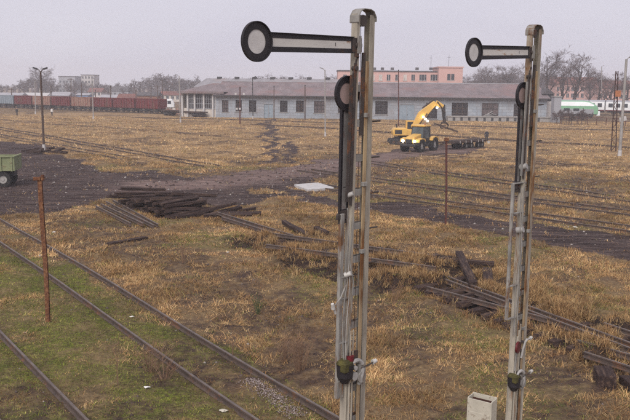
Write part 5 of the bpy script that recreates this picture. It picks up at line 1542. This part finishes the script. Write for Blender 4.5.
railcar_green()
p0 = at(553, 112, 226); p1 = at(640, 112, 214); d_ = p1 - p0; d_.z = 0; L = d_.length
for i in range(2):
    l = L * .62
    t = thing('passenger_coach', ['white passenger coach with dark square windows, its left end behind the green railcar', 'white passenger coach with dark windows cut by the right edge'][i], 'coach',
              (p0.x + d_.x / L * l * i, p0.y + d_.y / L * l * i, 0.2), math.atan2(d_.y, d_.x), 'white train')
    MB().extrude([(-1.4, 1.0), (-1.45, 2.6), (-1.35, 3.4), (-.8, 3.8), (.8, 3.8), (1.35, 3.4), (1.45, 2.6), (1.4, 1.0)], 'x', .2, l - .2).build('body', M['trainwhite'], t)
    MB().extrude([(-1.37, 3.4), (-.82, 3.83), (.82, 3.83), (1.37, 3.4)], 'x', .15, l - .15).build('roof', M['fargrey'], t)
    MB().bx(.2, l - .2, -1.47, -1.44, 1.0, 1.25).build('skirt_stripe', M['maroon'], t)
    n = int(l / 1.9)
    for k in range(n):
        w = MB().bx(.9 + k * 1.9, 2.0 + k * 1.9, -1.49, -1.45, 2.0, 3.0).build('window', M['glass'], t)
    for x in (2.0, 4.0, l - 4.0, l - 2.0): MB().cyl((x, -.8, .42), (x, .8, .42), .42, n=14).build('wheelset', M['iron'], t)
    MB().bx(.6, l - .6, -1.0, 1.0, .5, .98).build('underframe', M['darkmetal'], t)

# ------------------------------------------------------------------ distant buildings
bld(58.5, 75, 76.5, 520, 14, 'fargrey', 'pale grey apartment block on the left skyline', 'apartment_block', wins=(5, 5, 1.0, 1.3, 1.5, 3.0))
bld(81, 93.5, 75, 540, 14, 'farhouse', 'narrower pale apartment block right of the first one', 'apartment_block', wins=(4, 5, 1.0, 1.3, 1.5, 3.0))
bld(137, 157, 95.5, 268, 8, 'brick', 'brown brick building with arched dark windows behind the wagons', 'brick_house', rise=1.2, wins=(6, 2, 0.9, 1.5, 0.8, 2.2))
bld(117, 136, 99.5, 285, 9, 'farhouse', 'low house with broad red brown roof behind the red wagons', 'house', rise=2.0, roofmat='farred')
bld(100, 119, 98.5, 330, 9, 'farhouse', 'house with pale blue roof left of the red roofed one', 'house', rise=1.6, roofmat='roofgrey', wins=(5, 1, 1.0, 1.2, 1.0, 3))
bld(76, 88, 95, 350, 9, 'farblue', 'blue clad shed behind the tan wagons', 'house', rise=.8, roofmat='roofgrey')
bld(50, 68, 95.5, 340, 10, 'fargrey', 'grey low building behind the left red wagons', 'house', rise=1.5, roofmat='roofgrey', wins=(5, 1, 1.0, 1.2, 1.2, 3))
bld(22, 46, 96, 360, 10, 'farhouse', 'long pale building with white roof at far left', 'house', rise=1.5, roofmat='whitewash', wins=(6, 1, 1.0, 1.2, 1.2, 3))
bld(-8, 20, 96, 350, 10, 'fargrey', 'grey building at the left edge behind the grey wagon', 'house', rise=1.5, roofmat='roofgrey', wins=(6, 1, 1.0, 1.2, 1.2, 3))
bld(88, 101, 92, 420, 10, 'farhouse', 'pale two storey house on the left skyline', 'house', rise=2.2, roofmat='farred', wins=(3, 2, 1.0, 1.2, 1.2, 2.6))
bld(112, 128, 91, 430, 10, 'fargrey', 'grey two storey house with white gable', 'house', rise=2.5, roofmat='darkroof', wins=(3, 2, 1.0, 1.2, 1.2, 2.6))
bld(160, 180, 95, 330, 9, 'column', 'tan low house behind the white van', 'house', rise=1.6, roofmat='farred', wins=(4, 1, 1.0, 1.2, 1.2, 3))
bld(556, 600, 84, 330, 14, 'pink', 'pink apartment house seen through the bare trees', 'apartment_block', wins=(9, 4, 1.1, 1.5, 1.0, 2.6), rise=3.0, roofmat='farred')
bld(598, 650, 88, 310, 14, 'pink', 'lower dusky pink house behind the white coaches', 'apartment_block', wins=(10, 3, 1.1, 1.4, 1.0, 2.6), rise=3.0, roofmat='farred')
bld(470, 520, 92, 340, 12, 'farhouse', 'pale house peeping over the right part of the shed roof', 'house', rise=2, roofmat='farred')
# white van and caravan right of the wagons
p = at(172, 108, 232); p.z = 0
v_ = thing('white_van', 'white bus-like van with dark side windows right of the wagon row', 'van', (p.x - 2.2, p.y, 0.0), 0.1)
MB().extrude([(-2.6, .5), (2.9, .5), (2.9, 1.6), (2.2, 2.9), (-2.6, 2.9)], 'y', -1, 1).build('body', M['trainwhite'], v_, bevel=.1)
for x0, x1 in ((-2.2, -.9), (-.6, .6), (1.0, 2.0)): MB().bx(x0, x1, -1.03, -1.0, 1.5, 2.4).build('window', M['glass'], v_)
for x_ in (-1.7, 1.9):
    for s in (-1, 1): wheel(v_, (x_, s * .85, .4), .4, .24)

# ------------------------------------------------------------------ trees
def tree_arrays(seed, H, spread=0.42, counts=(9, 6, 6, 5), thick=1.0):
    rg = random.Random(seed); seg = [[], []]
    def grow(p, d, L, r, lev):
        n = (6, 5, 4, 3, 2)[lev]; pts = [(p, r)]; q = p.copy(); dd = d.copy()
        for i in range(n):
            dd = (dd + Vector((rg.gauss(0, 1), rg.gauss(0, 1), rg.gauss(0, .6) + (0.25 if lev else .3))) * (0.06 if lev == 0 else 0.17)).normalized()
            q = q + dd * (L / n); pts.append((q.copy(), max(r * (1 - .75 * (i + 1) / n), .012 * thick)))
        seg[0 if lev < 2 else 1].append((pts, lev))
        if lev < 4:
            for k in range(counts[lev]):
                f = rg.uniform(.32 if lev == 0 else .25, 1.0); idx = f * n; i0 = min(int(idx), n - 1)
                b0 = pts[i0][0].lerp(pts[i0 + 1][0], idx - i0)
                base_d = (pts[i0 + 1][0] - pts[i0][0]).normalized()
                a = rg.uniform(0, 6.283); perp = base_d.orthogonal().normalized()
                perp = Matrix.Rotation(a, 3, base_d) @ perp
                nd = (base_d * rg.uniform(.5, .9) + perp * rg.uniform(.6, 1.0) + Vector((0, 0, .15))).normalized()
                grow(b0, nd, L * rg.uniform(.38, .62) * (1.05 - .3 * f if lev == 0 else 1), pts[i0][1] * .55, lev + 1)
    grow(Vector((0, 0, -.3)), Vector((0, 0, 1)), H * .78, H * .022 * thick, 0)
    return seg
def seg_mesh(name, chains, mat, thick=1.0):
    vs = []; fs = []
    for pts, lev in chains:
        n = 7 if lev == 0 else (5 if lev == 1 else 3)
        o = len(vs)
        for i, (p, r) in enumerate(pts):
            d = (pts[min(i + 1, len(pts) - 1)][0] - pts[max(i - 1, 0)][0]).normalized()
            a = d.orthogonal().normalized(); c = d.cross(a)
            for k in range(n):
                t_ = 6.2832 * k / n; vs.append(tuple(p + (a * math.cos(t_) + c * math.sin(t_)) * r))
        for i in range(len(pts) - 1):
            for k in range(n): fs.append((o + i * n + k, o + i * n + (k + 1) % n, o + (i + 1) * n + (k + 1) % n, o + (i + 1) * n + k))
    me = bpy.data.meshes.new(name); me.from_pydata(vs, [], fs); me.materials.append(mat); return me
PROTO = []
for i in range(3):
    sg = tree_arrays(20 + i, 14.0, thick=1.6)
    PROTO.append((seg_mesh('trunk', sg[0], M['bark']), seg_mesh('crown', sg[1], M['twig'])))
def tree(px, ytop, Y, i, label, rz=0, wide=1.0):
    h = at(px, ytop, Y).z; s = h / 13.2
    t = thing('bare_tree', label, 'tree', (at(px, 90, Y).x, Y, 0), rz, 'bare trees beyond the shed')
    t.scale = (s * wide, s * wide, s)
    link('trunk', PROTO[i][0], t); link('crown', PROTO[i][1], t)
tree(574, 60, 238, 0, 'large spreading bare tree above the green railcar', .4, 1.25)
tree(549, 58, 245, 1, 'tall bare tree right behind the far semaphore mast', 2.0, 1.1)
tree(562, 64, 262, 2, 'bare tree between the two largest ones', 1.0, 1.1)
tree(598, 74, 250, 1, 'rounded bare tree left of the distant lamp post', 4.0, 1.3)
tree(612, 78, 270, 2, 'low bare tree right of the distant lamp post', 3.0, 1.4)
tree(628, 76, 258, 0, 'bare tree behind the right lamp mast', 2.6, 1.4)
tree(590, 80, 290, 2, 'small dim bare tree behind the rounded one', 5.0, 1.4)
tree(507, 66, 330, 2, 'bare tree rising left of the far semaphore mast above the roof', 1.5, 1.3)
tree(494, 70, 350, 0, 'bare tree above the right part of the shed roof', 5.1, 1.4)
tree(480, 72, 380, 1, 'bare tree beside the taller pink block', .9, 1.4)
tree(470, 76, 390, 2, 'small bare tree close to the pink end block', 2.9, 1.4)
tree(38, 70, 470, 0, 'tall dim tree behind the timber lamp pole', .5, 1.3)
tree(46, 72, 480, 1, 'second dim tree right behind the timber lamp pole', 2.2, 1.3)
# far wood along the skyline: one mass
def far_wood():
    sg = [tree_arrays(60 + i, 12.0, counts=(8, 5, 4, 3), thick=4.0) for i in range(4)]
    base = [seg_mesh('tmp', a[0] + a[1], M['twig']) for a in sg]
    V = []; F = []; off = 0; arrs = []
    for me in base:
        co = np.empty(len(me.vertices) * 3); me.vertices.foreach_get('co', co)
        li = np.empty(len(me.loops), np.int32); me.loops.foreach_get('vertex_index', li)
        arrs.append((co.reshape(-1, 3), li.reshape(-1, 4)))
    top = [(-10, 84), (10, 83), (20, 81), (32, 76), (50, 76), (57, 82), (75, 82), (95, 83), (110, 82), (125, 83), (140, 81), (152, 76), (162, 73), (172, 75), (180, 78), (195, 78), (215, 79), (250, 78), (270, 76.5), (285, 77.5), (330, 78), (370, 74), (465, 80), (480, 76), (510, 74), (540, 74), (560, 76), (640, 80)]
    tx = [a for a, c in top]; ty = [c for a, c in top]
    rq = random.Random(9)
    n = 0
    x = -12.0
    while x < 645:
        for rep in range(2):
            px = x + rq.uniform(-2, 2); Y = rq.uniform(420, 620)
            yt = np.interp(px, tx, ty) + rq.uniform(0, 4) + (2 if rep else 0)
            h = max(at(px, yt, Y).z, 5.0); s = h / 11.5; w_ = s * rq.uniform(1.1, 1.7); a = rq.uniform(0, 6.28)
            co, q = arrs[rq.randrange(4)]
            ca, sa = math.cos(a) * w_, math.sin(a) * w_
            p = at(px, 90, Y)
            V.append(np.stack([co[:, 0] * ca - co[:, 1] * sa + p.x, co[:, 0] * sa + co[:, 1] * ca + Y, co[:, 2] * s], 1)); F.append(q + off); off += len(co)
        x += 5.0
    V = np.concatenate(V); F = np.concatenate(F)
    me = bpy.data.meshes.new('far_wood')
    me.vertices.add(len(V)); me.vertices.foreach_set('co', V.astype(np.float32).ravel())
    me.loops.add(F.size); me.loops.foreach_set('vertex_index', F.astype(np.int32).ravel())
    me.polygons.add(len(F)); me.polygons.foreach_set('loop_start', (np.arange(len(F)) * 4).astype(np.int32))
    me.update(calc_edges=True); me.materials.append(M['twig'])
    tag(link('far_wood', me), 'grey line of leafless wood along the skyline', 'wood', kind='stuff')
    for b_ in base: bpy.data.meshes.remove(b_)
far_wood()
# scrub in front of the green railcar and along the shed foot
def scrub(px, py, Y, h, w, seed, label):
    sg = tree_arrays(seed, 2.4, counts=(8, 6, 4, 3), thick=1.3)
    t = thing('bare_shrub', label, 'shrub', (at(px, py, Y).x, Y, 0), seed * .7, 'leafless shrubs by the railcar')
    link('stems', seg_mesh('stems', sg[0] + sg[1], M['twig']), t)
    t.scale = (w, w, h)
for i, (px, Y) in enumerate(((557, 163), (562, 160), (567, 164), (572, 161), (577, 163), (582, 160), (586, 166))):
    scrub(px, 120, Y, 1.0 + .15 * (i % 3), 1.3, 80 + i, ['first', 'second', 'third', 'fourth', 'fifth', 'sixth', 'seventh'][i] + ' from left of the dark leafless shrubs before the green railcar')
# pipe fence right of the shed
f0 = G(560, 123.5); f1 = G(645, 126.5); d_ = f1 - f0; d_.z = 0; L = d_.length
fe = thing('pipe_fence', 'dark two-rail pipe fence along the track at the right', 'fence', (f0.x, f0.y, 0), math.atan2(d_.y, d_.x))
n = 9
for k in range(n + 1): MB().cyl((L * k / n, 0, -.2), (L * k / n, 0, 1.5), .07, n=6).build('fence_post', M['redpole'], fe)
for zz in (.8, 1.42): MB().cyl((0, .09, zz), (L, .09, zz), .055, n=6).build('fence_pipe', M['redpole'], fe)

# ------------------------------------------------------------------ haze
hz = MB().bx(-1600, 1600, -140, 1620, -1.6, 34).build('haze', M['black'])
hz.data.materials.clear()
m_ = bpy.data.materials.new('haze_air'); m_.use_nodes = True
nt = m_.node_tree; nt.nodes.clear()
o_ = nt.nodes.new('ShaderNodeOutputMaterial'); pv = nt.nodes.new('ShaderNodeVolumePrincipled')
pv.inputs['Color'].default_value = (0.90, 0.89, 0.95, 1)
pv.inputs['Density'].default_value = 0.00075
pv.inputs['Anisotropy'].default_value = 0.0
nt.links.new(pv.outputs[0], o_.inputs['Volume'])
hz.data.materials.append(m_)
tag(hz, 'thin winter haze over the whole yard', 'haze', kind='stuff')
